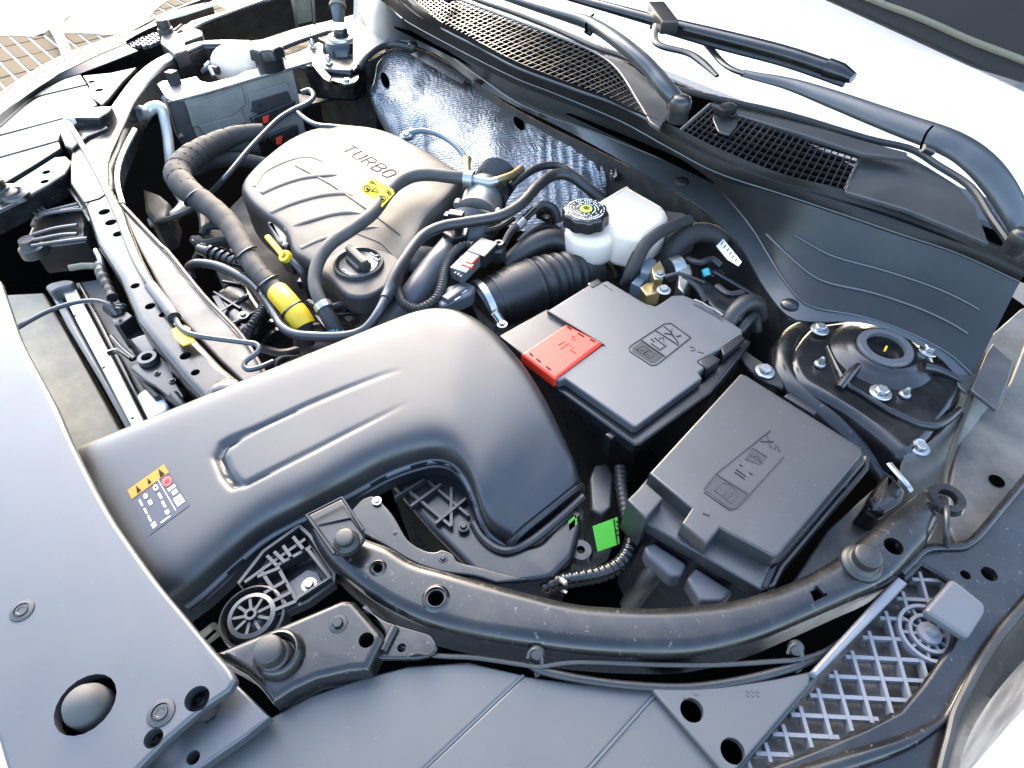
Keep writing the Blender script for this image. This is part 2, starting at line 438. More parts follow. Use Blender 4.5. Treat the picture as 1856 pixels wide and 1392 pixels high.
# ------------------------------------------------------------------ more materials
def foil_mat():
    m = mat('embossed_aluminium_foil', (0.25, 0.254, 0.256), 0.42, metal=0.95, var=0.12, vscale=9, rvar=0.10)
    nt = m.node_tree; N = nt.nodes; Lk = nt.links; b = N['Principled BSDF']
    tc = N.new('ShaderNodeTexCoord')
    mp = N.new('ShaderNodeMapping'); mp.inputs['Rotation'].default_value = (0.3, 0.5, 0.6)
    Lk.new(tc.outputs['Object'], mp.inputs['Vector'])
    waves = []
    for d in ('X', 'Z'):
        w = N.new('ShaderNodeTexWave'); w.bands_direction = d; w.inputs['Scale'].default_value = 75; w.inputs['Distortion'].default_value = 0.6
        Lk.new(mp.outputs[0], w.inputs['Vector']); waves.append(w)
    mul = N.new('ShaderNodeMath'); mul.operation = 'MULTIPLY'
    Lk.new(waves[0].outputs['Fac'], mul.inputs[0]); Lk.new(waves[1].outputs['Fac'], mul.inputs[1])
    v = N.new('ShaderNodeTexNoise'); v.inputs['Scale'].default_value = 28; v.inputs['Detail'].default_value = 5; v.inputs['Distortion'].default_value = 2.5
    Lk.new(tc.outputs['Object'], v.inputs['Vector'])
    rg = N.new('ShaderNodeMath'); rg.operation = 'SUBTRACT'; rg.inputs[1].default_value = 0.5; Lk.new(v.outputs[0], rg.inputs[0])
    ra_ = N.new('ShaderNodeMath'); ra_.operation = 'ABSOLUTE'; Lk.new(rg.outputs[0], ra_.inputs[0])
    b1 = N.new('ShaderNodeBump'); b1.inputs['Strength'].default_value = 0.5; b1.inputs['Distance'].default_value = 0.007
    Lk.new(ra_.outputs[0], b1.inputs['Height'])
    b2 = N.new('ShaderNodeBump'); b2.inputs['Strength'].default_value = 0.6; b2.inputs['Distance'].default_value = 0.0012
    Lk.new(mul.outputs[0], b2.inputs['Height']); Lk.new(b1.outputs[0], b2.inputs['Normal'])
    Lk.new(b2.outputs[0], b.inputs['Normal'])
    return m
M_foil = foil_mat()
M_joint = mat('pale_mortar', (0.50, 0.48, 0.47), 0.9, spec=.05, var=0.1)
M_tile = mat('tan_paving_tile', (0.14, 0.105, 0.065), 0.9, spec=.05, var=0.2, vscale=30, grain=0.4, gscale=300)
M_sheet = mat('white_sheet', (0.8, 0.79, 0.77), 0.6, var=0.04)
M_glass = bpy.data.materials.new('windscreen_glass'); M_glass.use_nodes = True
_n = M_glass.node_tree.nodes; _b = _n['Principled BSDF']; _b.inputs['Base Color'].default_value = (.02, .022, .022, 1); _b.inputs['Roughness'].default_value = .05
_t = _n.new('ShaderNodeBsdfTransparent'); _t.inputs[0].default_value = (.97, .97, .97, 1); _m = _n.new('ShaderNodeMixShader'); _lw = _n.new('ShaderNodeLayerWeight'); _lw.inputs[0].default_value = .5
_p = _n.new('ShaderNodeMath'); _p.operation = 'POWER'; _p.inputs[1].default_value = 4.0; M_glass.node_tree.links.new(_lw.outputs['Facing'], _p.inputs[0])
_f = _n.new('ShaderNodeMath'); _f.operation = 'MULTIPLY_ADD'; _f.inputs[1].default_value = .8; _f.inputs[2].default_value = .05; M_glass.node_tree.links.new(_p.outputs[0], _f.inputs[0])
M_glass.node_tree.links.new(_f.outputs[0], _m.inputs[0]); M_glass.node_tree.links.new(_t.outputs[0], _m.inputs[1]); M_glass.node_tree.links.new(_b.outputs[0], _m.inputs[2])
_b.inputs['Specular IOR Level'].default_value = 1.0; _b.inputs['Metallic'].default_value = 1.0; _b.inputs['Base Color'].default_value = (.95, .95, .95, 1)
M_glass.node_tree.links.new(_m.outputs[0], _n['Material Output'].inputs[0])
M_glare = mat('glare_white', (0.90, 0.89, 0.87), 0.5, var=0.04)  # white that stands in for glare on the windscreen
M_liner = mat('hood_underside_paint', (0.011, 0.0095, 0.008), 0.6, var=0.2, spec=.25)

# ------------------------------------------------------------------ ground
g = panel2([(-9, -7), (9, -7), (9, 9), (-9, 9)], 0.05, 0, (), Matrix.Translation((0, 0, -0.006)))
ground = obj('ground', g, mat('grey_asphalt', (0.05, 0.05, 0.05), .85, var=.2, grain=.5, gscale=200), wnm=False); ground['kind'] = 'structure'
pv = obj('pavement', panel2([(x, y) for x, y in ((P(-500, 40, 0).x, P(-500, 40, 0).y), (P(-200, 300, 0).x, P(-200, 300, 0).y), (P(300, 200, 0).x, P(300, 200, 0).y), (P(900, 60, 0).x, P(900, 60, 0).y), (P(900, -300, 0).x, P(900, -300, 0).y), (P(-300, -260, 0).x, P(-300, -260, 0).y))], .01, 0, (), Matrix.Translation((0, 0, -.001))), M_joint, wnm=False); pv['kind'] = 'structure'
pv2 = obj('pavement', panel2([(.95, .6), (1.6, .6), (1.6, 1.7), (.95, 1.7)], .01, 0, (), Matrix.Translation((0, 0, -.001))), mat('pale_sunlit_ground', (.55, .48, .40), .9, spec=.05, var=.1, grain=.4, gscale=200), wnm=False); pv2['kind'] = 'structure'  # pale slab put in for sunlit ground, its brightness in the colour
pv3 = obj('pavement', panel2([(-1.6, -2.0), (.5, -2.0), (.5, -.42), (-1.6, -.42)], .01, 0, (), Matrix.Translation((0, 0, -.001))), pv2.data.materials[0], wnm=False); pv3['kind'] = 'structure'
# paving tiles, laid out as in the strip that shows past the far fender
o0 = P(56, 101, 0); ax = (P(91, 76, 0) - P(4, 97, 0)).normalized(); ay = Vector((-ax.y, ax.x, 0))
tw, tl = (P(69, 89, 0) - P(41, 95, 0)).length * 0.97, 0.0
tl = tw * 3.0
tile_me = None
for r_ in range(-4, 4):
    for c_ in range(-10, 15):
        x0, y0 = c_ * tw, r_ * tl
        ctr = o0 + ax * (x0 + tw / 2) + ay * (y0 + tl / 2)
        if tile_me is None:
            gap = tw * 0.19
            bm = panel2([(-tw / 2 + gap / 2, -tl / 2 + gap / 2), (tw / 2 - gap / 2, -tl / 2 + gap / 2), (tw / 2 - gap / 2, tl / 2 - gap / 2), (-tw / 2 + gap / 2, tl / 2 - gap / 2)], 0.012, 0.002)
            tile_me = bpy.data.meshes.new('paving_tile'); bm.to_mesh(tile_me); tile_me.materials.append(M_tile)
        t = bpy.data.objects.new('paving_tile', tile_me); col.objects.link(t)
        t.location = (ctr.x, ctr.y, 0.004 + random.uniform(0, 0.002)); t.rotation_euler = (0, 0, math.atan2(ax.y, ax.x))
        t.parent = ground
# pale things lying on the paving
def crumpled(name, uvc, sx, sy, h, label, seed):
    c = P(uvc[0], uvc[1], 0.0); rows = []
    for j in range(17):
        row = []
        for i in range(17):
            a, b = i / 8 - 1, j / 8 - 1
            rr = min(1, max(abs(a), abs(b)))
            n_ = noise.noise(Vector((a * 2.1 + seed, b * 2.3, seed))) * 0.5 + 0.5
            row.append(c + RT * (a * sx * (1 + 0.1 * noise.noise(Vector((b * 3, seed, 0))))) + FH * (b * sy * (1 + 0.1 * noise.noise(Vector((a * 3, seed, 4)))))
                       + UPV * (0.006 + h * (1 - rr ** 2) * (0.4 + n_)))
        rows.append(row)
    bm = grid(rows)
    bmesh.ops.solidify(bm, geom=bm.faces[:], thickness=0.002)
    return tag(obj(name, bm, M_sheet, ang=60), label, 'cloth')
crumpled('white_cloth', (20, 28), 0.40, 0.38, 0.05, 'plain white cloth on the tiles at the far left corner', 3.1)
crumpled('white_sack', (215, 22), 0.24, 0.40, 0.09, 'crumpled white sack with dark marks lying beyond the fender', 8.4)
for (u, v, w) in ((178, 4, .05), (196, 6, .02), (196, 45, .012), (176, 40, .01), (215, 33, .015), (232, 8, .015), (262, 20, .03)):
    pass
# tan hose lying on the tiles
tag(obj('garden_hose', tube([P(58, -40, .02), P(72, 5, .02), P(92, 40, .02), P(110, 72, .02), P(122, 100, .02), P(130, 130, .02)], 0.03), mat('cream_hose', (0.42, 0.38, 0.22), 0.5, var=0.1)),
    'cream hose curving over the tan paving tiles', 'hose')

# ------------------------------------------------------------------ raised hood
hM = frame(Vector((0.0, 1.03, 1.105)), Vector((1, 0, 0)), Vector((0, -math.cos(R(24)), math.sin(R(24)))))
hy = 1 if hM.col[1].z > 0 else -1
e = [onplane(hM, *p) for p in ((1480, -9), (1560, 27), (1640, 64), (1720, 101), (1800, 137), (1870, 171))]
def fit2(pts):                       # least squares parabola y = a + b x + c x^2
    import numpy as np
    return np.polyfit([p[0] for p in pts], [p[1] for p in pts], 2)
c2, c1, c0 = fit2(e)
xs = [-0.78 + 1.56 * i / 28 for i in range(29)]
edge = [(x, c0 + c1 * x + c2 * x * x if x > 0.1 else c0 + c1 * 0.1 + c2 * 0.01 + (0.1 - x) * 0.06) for x in xs]
top = [(0.76, 1.12 * hy), (0.70, 1.20 * hy), (0.4, 1.26 * hy), (0, 1.28 * hy), (-0.4, 1.26 * hy), (-0.70, 1.20 * hy), (-0.76, 1.12 * hy)]
hood = thing('raised_hood', 'dark raised hood whose rear edge crosses the top right corner', 'car hood', hM.translation)
obj('hood_panel', panel2(edge + top, 0.022, 0.006, (), hM), M_liner, hood)
b_ = [onplane(hM, *p) for p in ((1560, -8), (1600, 8), (1650, 26), (1700, 47), (1760, 74), (1810, 93), (1870, 116))]
bead = [hM @ Vector((p[0], p[1], 0.003)) for p in b_]
obj('seal_bead', tube([bead[0] - Vector((0.9, -0.04, -0.06)), bead[0] - Vector((0.4, -0.02, -0.025))] + bead, 0.0042), M_bead, hood)

# ------------------------------------------------------------------ windscreen, scuttle panel, grilles, seal
def curve(uvz): return [P(*p) for p in uvz]
C0 = curve([(640, 128, .93), (672, 98, .945), (705, 84, .95), (745, 80, .955), (800, 104, .955), (850, 143, .955), (930, 190, .955), (1010, 228, .955), (1100, 276, .955),
            (1180, 321, .955), (1245, 357, .952), (1300, 398, .945), (1345, 450, .935), (1385, 520, .925), (1428, 572, .92), (1475, 583, .92), (1560, 584, .925), (1640, 612, .925), (1705, 650, .92), (1748, 702, .91)])
C1 = curve([(640, 40, .965), (687, 56, .965), (717, 66, .965), (750, 64, .968), (784, 77, .968), (847, 124, .968), (934, 184, .968), (1001, 214, .968), (1055, 232, .968), (1120, 257, .968),
            (1207, 292, .966), (1276, 318, .962), (1323, 364, .953), (1364, 415, .944), (1392, 461, .936), (1430, 520, .93), (1470, 556, .927), (1560, 573, .930), (1645, 602, .930), (1718, 640, .925), (1762, 680, .915)])
C2 = curve([(655, -30, 1.01), (672, -12, 1.01), (697, 4, 1.01), (734, 37, 1.01), (834, 92, 1.012), (934, 142, 1.014), (1000, 168, 1.015), (1120, 218, 1.015), (1210, 267, 1.015), (1300, 314, 1.013),
            (1415, 352, 1.01), (1520, 387, 1.005), (1640, 428, 1.0), (1740, 462, .995), (1848, 512, .99)])
C3 = curve([(690, -30, 1.035), (712, -14, 1.035), (760, 14, 1.035), (800, 51, 1.035), (867, 86, 1.035), (934, 122, 1.035), (1034, 160, 1.035), (1120, 191, 1.035), (1175, 217, 1.035), (1230, 238, 1.035),
            (1300, 272, 1.033), (1415, 318, 1.03), (1521, 344, 1.026), (1645, 378, 1.02), (1784, 436, 1.015), (1868, 478, 1.01)])
scuttle = thing('scuttle_panel', 'grey black plastic scuttle panel with air grilles below the windscreen', 'cowl panel', P(1200, 260, 1.0))
N1 = 110
def rs(c, n=N1): return resample(crom(c, 6), n)
r0, r1, r2_, r3 = rs(C0), rs(C1), rs(C2), rs(C3)
obj('flange', loft([C0, C1], n=N1, thick=0.004), M_cowl, scuttle)
wall_rows = []
for k in range(9):
    t = k / 8; row = []
    for i in range(N1):
        p = r1[i].lerp(r2_[i], t)
        bulge = 0.012 * math.sin(math.pi * t)
        row.append(p + Vector((0, 0.6, -0.5)) * bulge)
    wall_rows.append(row)
bm = grid(wall_rows); bmesh.ops.solidify(bm, geom=bm.faces[:], thickness=0.003)
obj('front_wall', bm, M_cowl, scuttle)
def wallpt(i, t, off=0.0012):
    p = r1[i].lerp(r2_[i], t) + Vector((0, 0.6, -0.5)) * 0.012 * math.sin(math.pi * t)
    return p + Vector((0, -0.6, 0.8)) * off
for t, i0 in ((0.30, 85), (0.58, 89)):
    obj('moulded_rib', tube([wallpt(i, t) for i in range(i0, 108)], 0.0016, seg=6, sub=2), M_cowl, scuttle)
# bulb seal along the front edge, built as a fat rubber section
rows = []
for i in range(N1):
    a, b = r2_[i], r3[i]; d = (b - a); w = d.length; n_ = Vector((0, -0.35, 0.94))
    y = d.normalized(); row = []
    for k, (s, h) in enumerate(((0, -.25), (-.06, .0), (.08, .22), (.3, .30), (.42, .22), (.5, .20), (.62, .30), (.85, .30), (1.02, .12), (1.04, -.1))):
        row.append(a + y * (w * s) + n_ * (w * h * 0.75))
    rows.append(row)
bm = grid(rows); bmesh.ops.solidify(bm, geom=bm.faces[:], thickness=0.002)
obj('bulb_seal', bm, M_rubber, scuttle)
for nm, rr_ in (('fold_bead', r1), ('seal_bead', r2_)):
    obj(nm, tube([p + Vector((0, -.0008, .001)) for p in rr_[4:]], .0011, seg=6, sub=1), M_cowl, scuttle)
for (u, v) in ((748, 80), (866, 149), (985, 207), (1236, 328), (1432, 552)):
    obj('push_clip', lathe([(0.0, 0.004), (0.006, 0.0035), (0.009, 0.0015), (0.0095, -0.002)], loc=P(u, v, .966)), M_smooth, scuttle)
# right hand end tabs
obj('end_tab', panel([(1720, 642), (1786, 636), (1800, 660), (1752, 712), (1738, 700)], .915, .004, .001), M_cowl, scuttle)
obj('end_tab', panel([(1790, 636), (1800, 622), (1838, 656), (1828, 690), (1806, 742), (1760, 706)], .922, .005, .0015), M_cowl, scuttle)
# top: dark tray below, grilles, plain plastic fields
C4l = curve([(740, -60, 1.045), (790, -20, 1.045), (834, 0, 1.045), (934, 38, 1.045), (1000, 63, 1.045), (1078, 96, 1.045), (1120, 127, 1.045), (1157, 184, 1.04), (1178, 219, 1.036)])
C3l = curve([(690, -30, 1.036), (712, -14, 1.036), (760, 14, 1.036), (800, 51, 1.036), (867, 86, 1.036), (934, 122, 1.036), (1034, 160, 1.036), (1120, 191, 1.036), (1176, 219, 1.036)])
def lattice_patch(A, B, ns, nt, wb, h, skip=None):
    a, b = resample(crom(A, 8), 241), resample(crom(B, 8), 241); out = []
    for i in range(ns + 1):
        k = round(240 * i / ns); p, q = a[k], b[k]
        if (p - q).length < 0.004: continue
        if skip and skip((p + q) / 2): continue
        out.append(tube([p, p.lerp(q, .5), q], wb, seg=4, smooth=False, flat=h))
    for j in range(nt + 1):
        t = j / nt
        out.append(tube([a[k].lerp(b[k], t) for k in range(0, 241, 3)], wb, seg=4, smooth=False, flat=h))
    return out
gl = lattice_patch(C3l, C4l, 64, 9, 0.00085, 2.2)
obj('grille', gl, M_smooth, scuttle, wnm=False, label='long lens shaped grille of small square cells', kind='stuff')
Br = curve([(1232, 239, 1.035), (1300, 272, 1.033), (1415, 318, 1.03), (1530, 346, 1.026)])
Tr = curve([(1288, 190, 1.045), (1340, 208, 1.045), (1450, 240, 1.042), (1562, 276, 1.038)])
gr_ = lattice_patch(Br, Tr, 25, 7, 0.0011, 2.0)
obj('grille', gr_, M_smooth, scuttle, wnm=False, label='short grille of square cells beside the near wiper pivot', kind='stuff')
obj('grille_rim', [tube([p + UPV * .0005 for p in C4l], 0.0024, seg=8), tube([p + UPV * .0005 for p in C3l], 0.0022, seg=8)], M_cowl, scuttle)
obj('grille_rim', [tube(Br, 0.002, seg=8), tube(Tr, 0.0024, seg=8), tube([Tr[-1], Br[-1]], 0.0018, seg=8), tube([Tr[0], Br[0]], 0.003, seg=8)], M_cowl, scuttle)
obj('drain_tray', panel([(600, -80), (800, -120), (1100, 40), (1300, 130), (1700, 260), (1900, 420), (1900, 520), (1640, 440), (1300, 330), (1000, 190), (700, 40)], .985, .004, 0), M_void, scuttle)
# plain fields
obj('plain_field', panel([(1562, 276), (1600, 272), (1645, 281), (1682, 302), (1735, 335), (1768, 372), (1792, 440), (1645, 379), (1531, 346)], 1.03, .006, .0015), M_cowl, scuttle)
obj('plain_field', panel([(1286, 190), (1300, 178), (1420, 210), (1510, 238), (1570, 256), (1645, 276), (1645, 286), (1562, 277), (1450, 241), (1340, 209)], 1.046, .006, .0015), M_cowl, scuttle)
obj('plain_field', panel([(1082, 98), (1105, 100), (1150, 122), (1205, 170), (1212, 205), (1196, 232), (1178, 220), (1157, 184), (1122, 127)], 1.041, .006, .0015), M_cowl, scuttle)
obj('pivot_recess', lathe([(0.030, 0.0), (0.027, -.002), (0.024, -.03), (0, -.03)], loc=P(1240, 212, 1.03)), M_void, scuttle)
obj('rear_lip', tube(curve([(780, -60, 1.05), (834, -14, 1.05), (934, 24, 1.05), (1000, 50, 1.05), (1080, 86, 1.05), (1140, 108, 1.05), (1200, 150, 1.05), (1286, 176, 1.05), (1420, 206, 1.05), (1567, 250, 1.045), (1650, 270, 1.042), (1700, 300, 1.038), (1760, 340, 1.035), (1800, 400, 1.03), (1850, 470, 1.025)]), 0.004, seg=8), M_rubber, scuttle)
clip_c = P(1313, 208, 1.047)
obj('hose_nozzle', [box(Matrix.Translation(clip_c) @ Matrix.Rotation(R(-10), 4, 'Z'), .016, .026, .012, .003)], M_smooth, scuttle)
obj('nozzle_seat', panel([(1296, 190), (1338, 200), (1336, 228), (1322, 244), (1302, 238), (1292, 215)], 1.0435, .003, .001, rnd=.004), M_cowl, scuttle)
obj('hose_nozzle', [box(Matrix.Translation(P(817, 2, 1.05)), .014, .024, .012, .003)], M_smooth, scuttle)

# windscreen
wM = frame(Vector((0, 0.93, 1.035)), Vector((1, 0, 0)), Vector((0, -math.sin(R(27)), math.cos(R(27)))))
wpoly = []
for x in [-0.72 + 1.44 * i / 24 for i in range(25)]: wpoly.append((x, -0.085 - 0.25 * x * x * 0.5))
wpoly += [(0.60, 0.85), (0.3, 0.90), (0, 0.92), (-0.3, 0.90), (-0.60, 0.85)]
screen = thing('windscreen', 'bright windscreen glass with a white sheet added behind it for the glare', 'windscreen', (0, .93, 1.035))
obj('glass', panel2(wpoly, 0.005, 0.001, (), wM), M_glass, screen)
# ------------------------------------------------------------------ shared small parts
bolt_bm = lathe([(0, .62), (.50, .62), (.58, .55), (.58, .12)], seg=6)
flange_bm = lathe([(.60, .16), (.95, .13), (1.0, .06), (1.0, -.05), (0, -.05)], seg=20)
t_ = obj('bolt', [bolt_bm, flange_bm], M_zinc, ang=30); BOLT = t_.data; bpy.data.objects.remove(t_)
t_ = obj('stud', [lathe([(0, 1.5), (.25, 1.45), (.45, .9), (.5, .3), (.8, .2), (.85, -.05), (0, -.05)], seg=12)], M_zinc, ang=30); STUD = t_.data; bpy.data.objects.remove(t_)
BOLTB = BOLT.copy(); BOLTB.materials.clear(); BOLTB.materials.append(M_paint)
CLIPM = None
t_ = obj('push_clip', [lathe([(0, .10), (.28, .10), (.34, .16), (.48, .16), (.52, .05), (.62, .03), (.66, .14), (.95, .10), (1.0, 0), (1.0, -.1)], seg=28)], M_duct, ang=30); CLIPM = t_.data; bpy.data.objects.remove(t_)
def put(name, me, parent, loc, r, rz=0.0, n=None):
    o = bpy.data.objects.new(name, me); col.objects.link(o)
    o.scale = (r, r, r); o.location = loc
    if n is not None:
        o.rotation_mode = 'QUATERNION'; o.rotation_quaternion = n.to_track_quat('Z', 'Y')
    else: o.rotation_euler = (0, 0, rz)
    o.parent = parent; o.matrix_parent_inverse = Matrix.Translation(-parent.location)
    return o
def bump_stop(parent, u, v, z, rbase, rknob, h, matr=None):
    c = P(u, v, z); k = rknob; b = rbase
    prof = [(0, h), (k * .75, h), (k * .95, h * .93), (k, h * .85), (k * .98, h * .45), (k * 1.12, h * .40), (k * 1.16, h * .30), (b * .86, h * .22), (b * .97, h * .16), (b, h * .06), (b, -.004)]
    return obj('bump_stop', lathe(prof, loc=c, seg=32), matr or M_rubber, parent, ang=50)

# ------------------------------------------------------------------ radiator shroud cover (lower left)
FC = [(0, 508), (20, 566), (37, 614), (67, 672), (100, 733), (127, 795), (160, 862), (197, 930), (234, 985), (284, 1054), (334, 1114), (384, 1174), (418, 1213), (427, 1232), (415, 1252),
      (367, 1284), (300, 1342), (257, 1386), (215, 1432), (22, 1432), (-5, 1340), (-60, 1230), (-130, 1080), (-200, 900), (-220, 700), (-160, 560), (-60, 470)]
zc = .968
fc = thing('radiator_cover', 'wide flat satin black cover with a big domed rubber stop, lower left', 'radiator cover', P(150, 1100, zc))
obj('cover_panel', panel(smooth_uv(FC[:14], 3) + FC[14:], zc, .010, .003, [(155, 1276, 52), (357, 1266, 22), (278, 1338, 17)], res=3), M_front, fc)
obj('stop_seat', lathe([(0, -.0125), (.04, -.0125)], loc=P(155, 1276, zc)), M_void, fc)
pr = px(157, 1280, zc, 1)
c_ = P(152, 1276, zc)
obj('rubber_stop', lathe([(0, .010), (.3 * 38 * pr, .0096), (.6 * 38 * pr, .008), (.82 * 38 * pr, .0045), (38 * pr, -.002), (39 * pr, -.012)], loc=c_, seg=36), M_matte, fc, ang=60)
put('push_clip', CLIPM, fc, P(40, 1107, zc), px(40, 1107, zc, 21)); put('push_clip', CLIPM, fc, P(292, 1292, zc), px(292, 1292, zc, 25))
put('bolt', BOLTB, fc, P(360, 1268, zc - .016), px(357, 1266, zc, 13))
obj('hole_floor', lathe([(0, -.0165), (.0095, -.0165), (.0105, -.009)], loc=P(357, 1266, zc)), M_dark, fc)
put('bolt', BOLTB, fc, P(280, 1340, zc - .016), px(277, 1338, zc, 15))
fl = thing('cover_bracket', 'narrow black strip under the right corner of the flat cover', 'bracket', P(400, 1310, .945))
obj('strip', panel([(400, 1220), (425, 1236), (489, 1299), (440, 1338), (362, 1392), (300, 1440), (200, 1440), (300, 1330)], .948, .012, .002, [(350, 1373, 12, 1)]), M_front, fl)
obj('hole_floor', lathe([(0, -.03), (.016, -.03)], loc=P(350, 1373, .948)), M_void, fl)
put('push_clip', CLIPM, fl, P(381, 1302, .948), px(381, 1302, .948, 11))

# ------------------------------------------------------------------ bumper top cover along the bottom of the picture
zb = .930
bc = thing('bumper_top_cover', 'wide grey black bumper cover sheets with seams along the bottom edge', 'bumper cover', P(900, 1320, zb))
def seam(a, b, gap):                 # two parallel pixel lines gap apart
    d = Vector((b[0] - a[0], b[1] - a[1])).normalized(); n = Vector((-d.y, d.x)) * gap / 2
    return [(a[0] + n.x, a[1] + n.y), (b[0] + n.x, b[1] + n.y)], [(a[0] - n.x, a[1] - n.y), (b[0] - n.x, b[1] - n.y)]
s1a, s1b = seam((949, 1224), (745, 1416), 3.0); s2a, s2b = seam((1191, 1255), (1035, 1430), 3.0)
obj('cover_sheet', panel([(488, 1302), (560, 1262), (640, 1234), (740, 1207), (850, 1200), s1a[0], s1a[1], (600, 1440), (420, 1440), (330, 1420)], zb, .008, .0018), M_bumper, bc)
obj('cover_sheet', panel([s1b[0], (1050, 1238), (1110, 1240), (1173, 1241), s2a[0], s2a[1], (880, 1440), s1b[1]], zb - .001, .008, .0018), M_bumper, bc)
obj('cover_sheet', panel([s2b[0], (1336, 1402), (1345, 1440), (1150, 1440), s2b[1]], zb - .002, .008, .0018), M_bumper, bc)
obj('corner_plate', panel([(1172, 1239), (1300, 1244), (1400, 1230), (1472, 1216), (1466, 1242), (1440, 1272), (1342, 1388), (1322, 1412)], zb + .005, .007, .002, [(1254, 1287, 21), (1328, 1361, 22)]), M_bumper, bc)
for u, v in ((1254, 1287), (1328, 1361)): obj('hole_floor', lathe([(0, -.04), (.03, -.04)], loc=P(u, v, zb)), M_void, bc)
em = []
for (u, v) in ((1243, 1262), (1262, 1256)): em.append(tube([P(u + 5 * math.cos(a), v + 4 * math.sin(a), zb + .0053) for a in [k * .6 for k in range(7)]], .0003, seg=4))
for k in range(6): em.append(tube([P(1352 + 9 * (k % 3), 1252 + 7 * (k // 3), zb + .0053), P(1358 + 9 * (k % 3), 1256 + 7 * (k // 3), zb + .0053)], .0003, seg=4))
obj('moulding_mark', em, M_bumper, bc, wnm=False, kind='stuff')

for a_, b__ in (((949, 1224), (745, 1416)), ((1191, 1255), (1035, 1430))):
    obj('seam_bead', tube([P(*a_, zb - .002), P(*b__, zb - .002)], .0013, seg=6, smooth=False), M_grey, bc)
# ------------------------------------------------------------------ bracket plate with the round stop, in front of the duct
zl = .950
lb = thing('stop_bracket', 'grey painted bracket plate with a tall round rubber stop', 'bracket', P(560, 1160, zl))
obj('plate', panel([(384, 1182), (500, 1135), (620, 1084), (641, 1087), (692, 1144), (695, 1158), (667, 1213), (632, 1217), (572, 1231), (530, 1250), (493, 1274), (469, 1243), (446, 1222), (421, 1207), (398, 1196)], zl, .030, .006,
                   [(664, 1160, 14)], res=3), M_paint, lb)
obj('hole_floor', lathe([(0, -.026), (.011, -.026)], loc=P(664, 1160, zl)), M_void, lb)
q = px(488, 1190, zl, 1)
obj('stop_ring', lathe([(28 * q, .004), (34 * q, .008), (40 * q, .0075), (46 * q, .002), (47 * q, -.004)], loc=P(507, 1187, zl), seg=36), M_paint, lb, ang=60)
bump_stop(lb, 500, 1194, zl, 33 * q, 26 * q, .022)
put('bolt', BOLTB, lb, P(613, 1131, zl), px(613, 1131, zl, 17))
tb = thing('bracket_tab', 'small folded steel tab with one dark hole beside the bracket plate', 'bracket', P(735, 1170, .94))
obj('tab', panel([(655, 1094), (700, 1125), (745, 1138), (782, 1148), (794, 1166), (790, 1185), (760, 1194), (690, 1194), (676, 1190), (700, 1150)], .940, .006, .002, [(728, 1174, 8)], rnd=.004), M_paint, tb)
obj('fold', tube([P(716, 1136, .942), P(694, 1180, .942)], .0035, seg=10), M_paint, tb)
obj('lip', tube([P(742, 1188, .941), P(757, 1184, .941), P(775, 1186, .941), P(788, 1176, .941)], .0012, seg=6), M_paint, tb)

# ------------------------------------------------------------------ curved upper rail on the near side
zr = .950
rail = thing('near_upper_rail', 'curved dark painted body rail sweeping across the near corner of the bay', 'body rail', P(1100, 1130, zr))
outer = [(556, 952), (572, 985), (602, 1022), (662, 1072), (722, 1107), (783, 1131), (860, 1149), (923, 1160), (1046, 1177), (1169, 1184), (1271, 1181), (1373, 1157), (1455, 1124), (1560, 1077), (1600, 1060), (1632, 1040), (1670, 998), (1693, 971), (1712, 934)]
inner = [(1681, 879), (1620, 921), (1563, 971), (1506, 1013), (1429, 1051), (1353, 1076), (1276, 1089), (1200, 1094), (1120, 1093), (1046, 1087), (964, 1069), (882, 1048), (813, 1029), (753, 1012), (707, 985), (662, 968), (640, 955)]
rpoly = smooth_uv(outer, 4) + smooth_uv(inner, 4)
obj('rail_band', panel(rpoly, zr, .055, .011, [(685, 1029, 9), (790, 1084, 15), (1620, 990, 17), [(1468, 1072), (1492, 1064), (1500, 1078), (1476, 1090)]], res=4), M_paint, rail)
for u, v, r in ((685, 1029, 9), (790, 1084, 15), (1620, 990, 17)): obj('hole_floor', lathe([(0, -.045), (px(u, v, zr, r) * 1.3, -.045)], loc=P(u, v, zr)), M_void, rail)
obj('hole_floor', panel([(1462, 1070), (1494, 1060), (1504, 1080), (1474, 1094)], zr - .040, .003, 0), M_void, rail)
for u, v, a, b in ((685, 1029, 11, 17), (790, 1084, 18, 27)):
    q = px(u, v, zr, 1)
    obj('hole_rim', lathe([(a * q, -.002), (a * q * 1.05, .0022), (b * q * .8, .0020), (b * q, -.0006)], loc=P(u, v, zr), seg=28), M_paint, rail, ang=60)
bump_stop(rail, 1561, 1022, zr, px(1560, 1018, zr, 36), px(1560, 1018, zr, 24), .016)
obj('bent_tongue', panel([(1480, 1060), (1486, 1058), (1500, 1072), (1494, 1076)], zr + .004, .004, .0005), M_paint, rail)
lip = thing('near_rail_lip', 'thin stamped steel lip inside the near rail with two clinch marks', 'body flange', P(760, 1000, .94))
obj('lip_sheet', panel(smooth_uv([(655, 905), (677, 899), (700, 918), (716, 938), (740, 978), (770, 997), (789, 1000), (802, 996), (822, 1004), (832, 1018), (880, 1030), (960, 1050)], 4) + smooth_uv([(900, 1056), (860, 1044), (800, 1036), (750, 1019), (700, 990), (650, 962), (632, 930)], 4), .944, .005, .0015), M_paint, lip)
put('bolt', BOLTB, lip, P(803, 1012, .944), px(803, 1012, .944, 9)); put('bolt', BOLT, lip, P(683, 908, .946), px(683, 908, .946, 9))
put('stud', BOLTB, lip, P(716, 966, .944), px(716, 966, .944, 5))
cb = thing('clip_bracket', 'dark square bracket with a round plug at the near edge of the air duct', 'bracket', P(610, 950, .965))
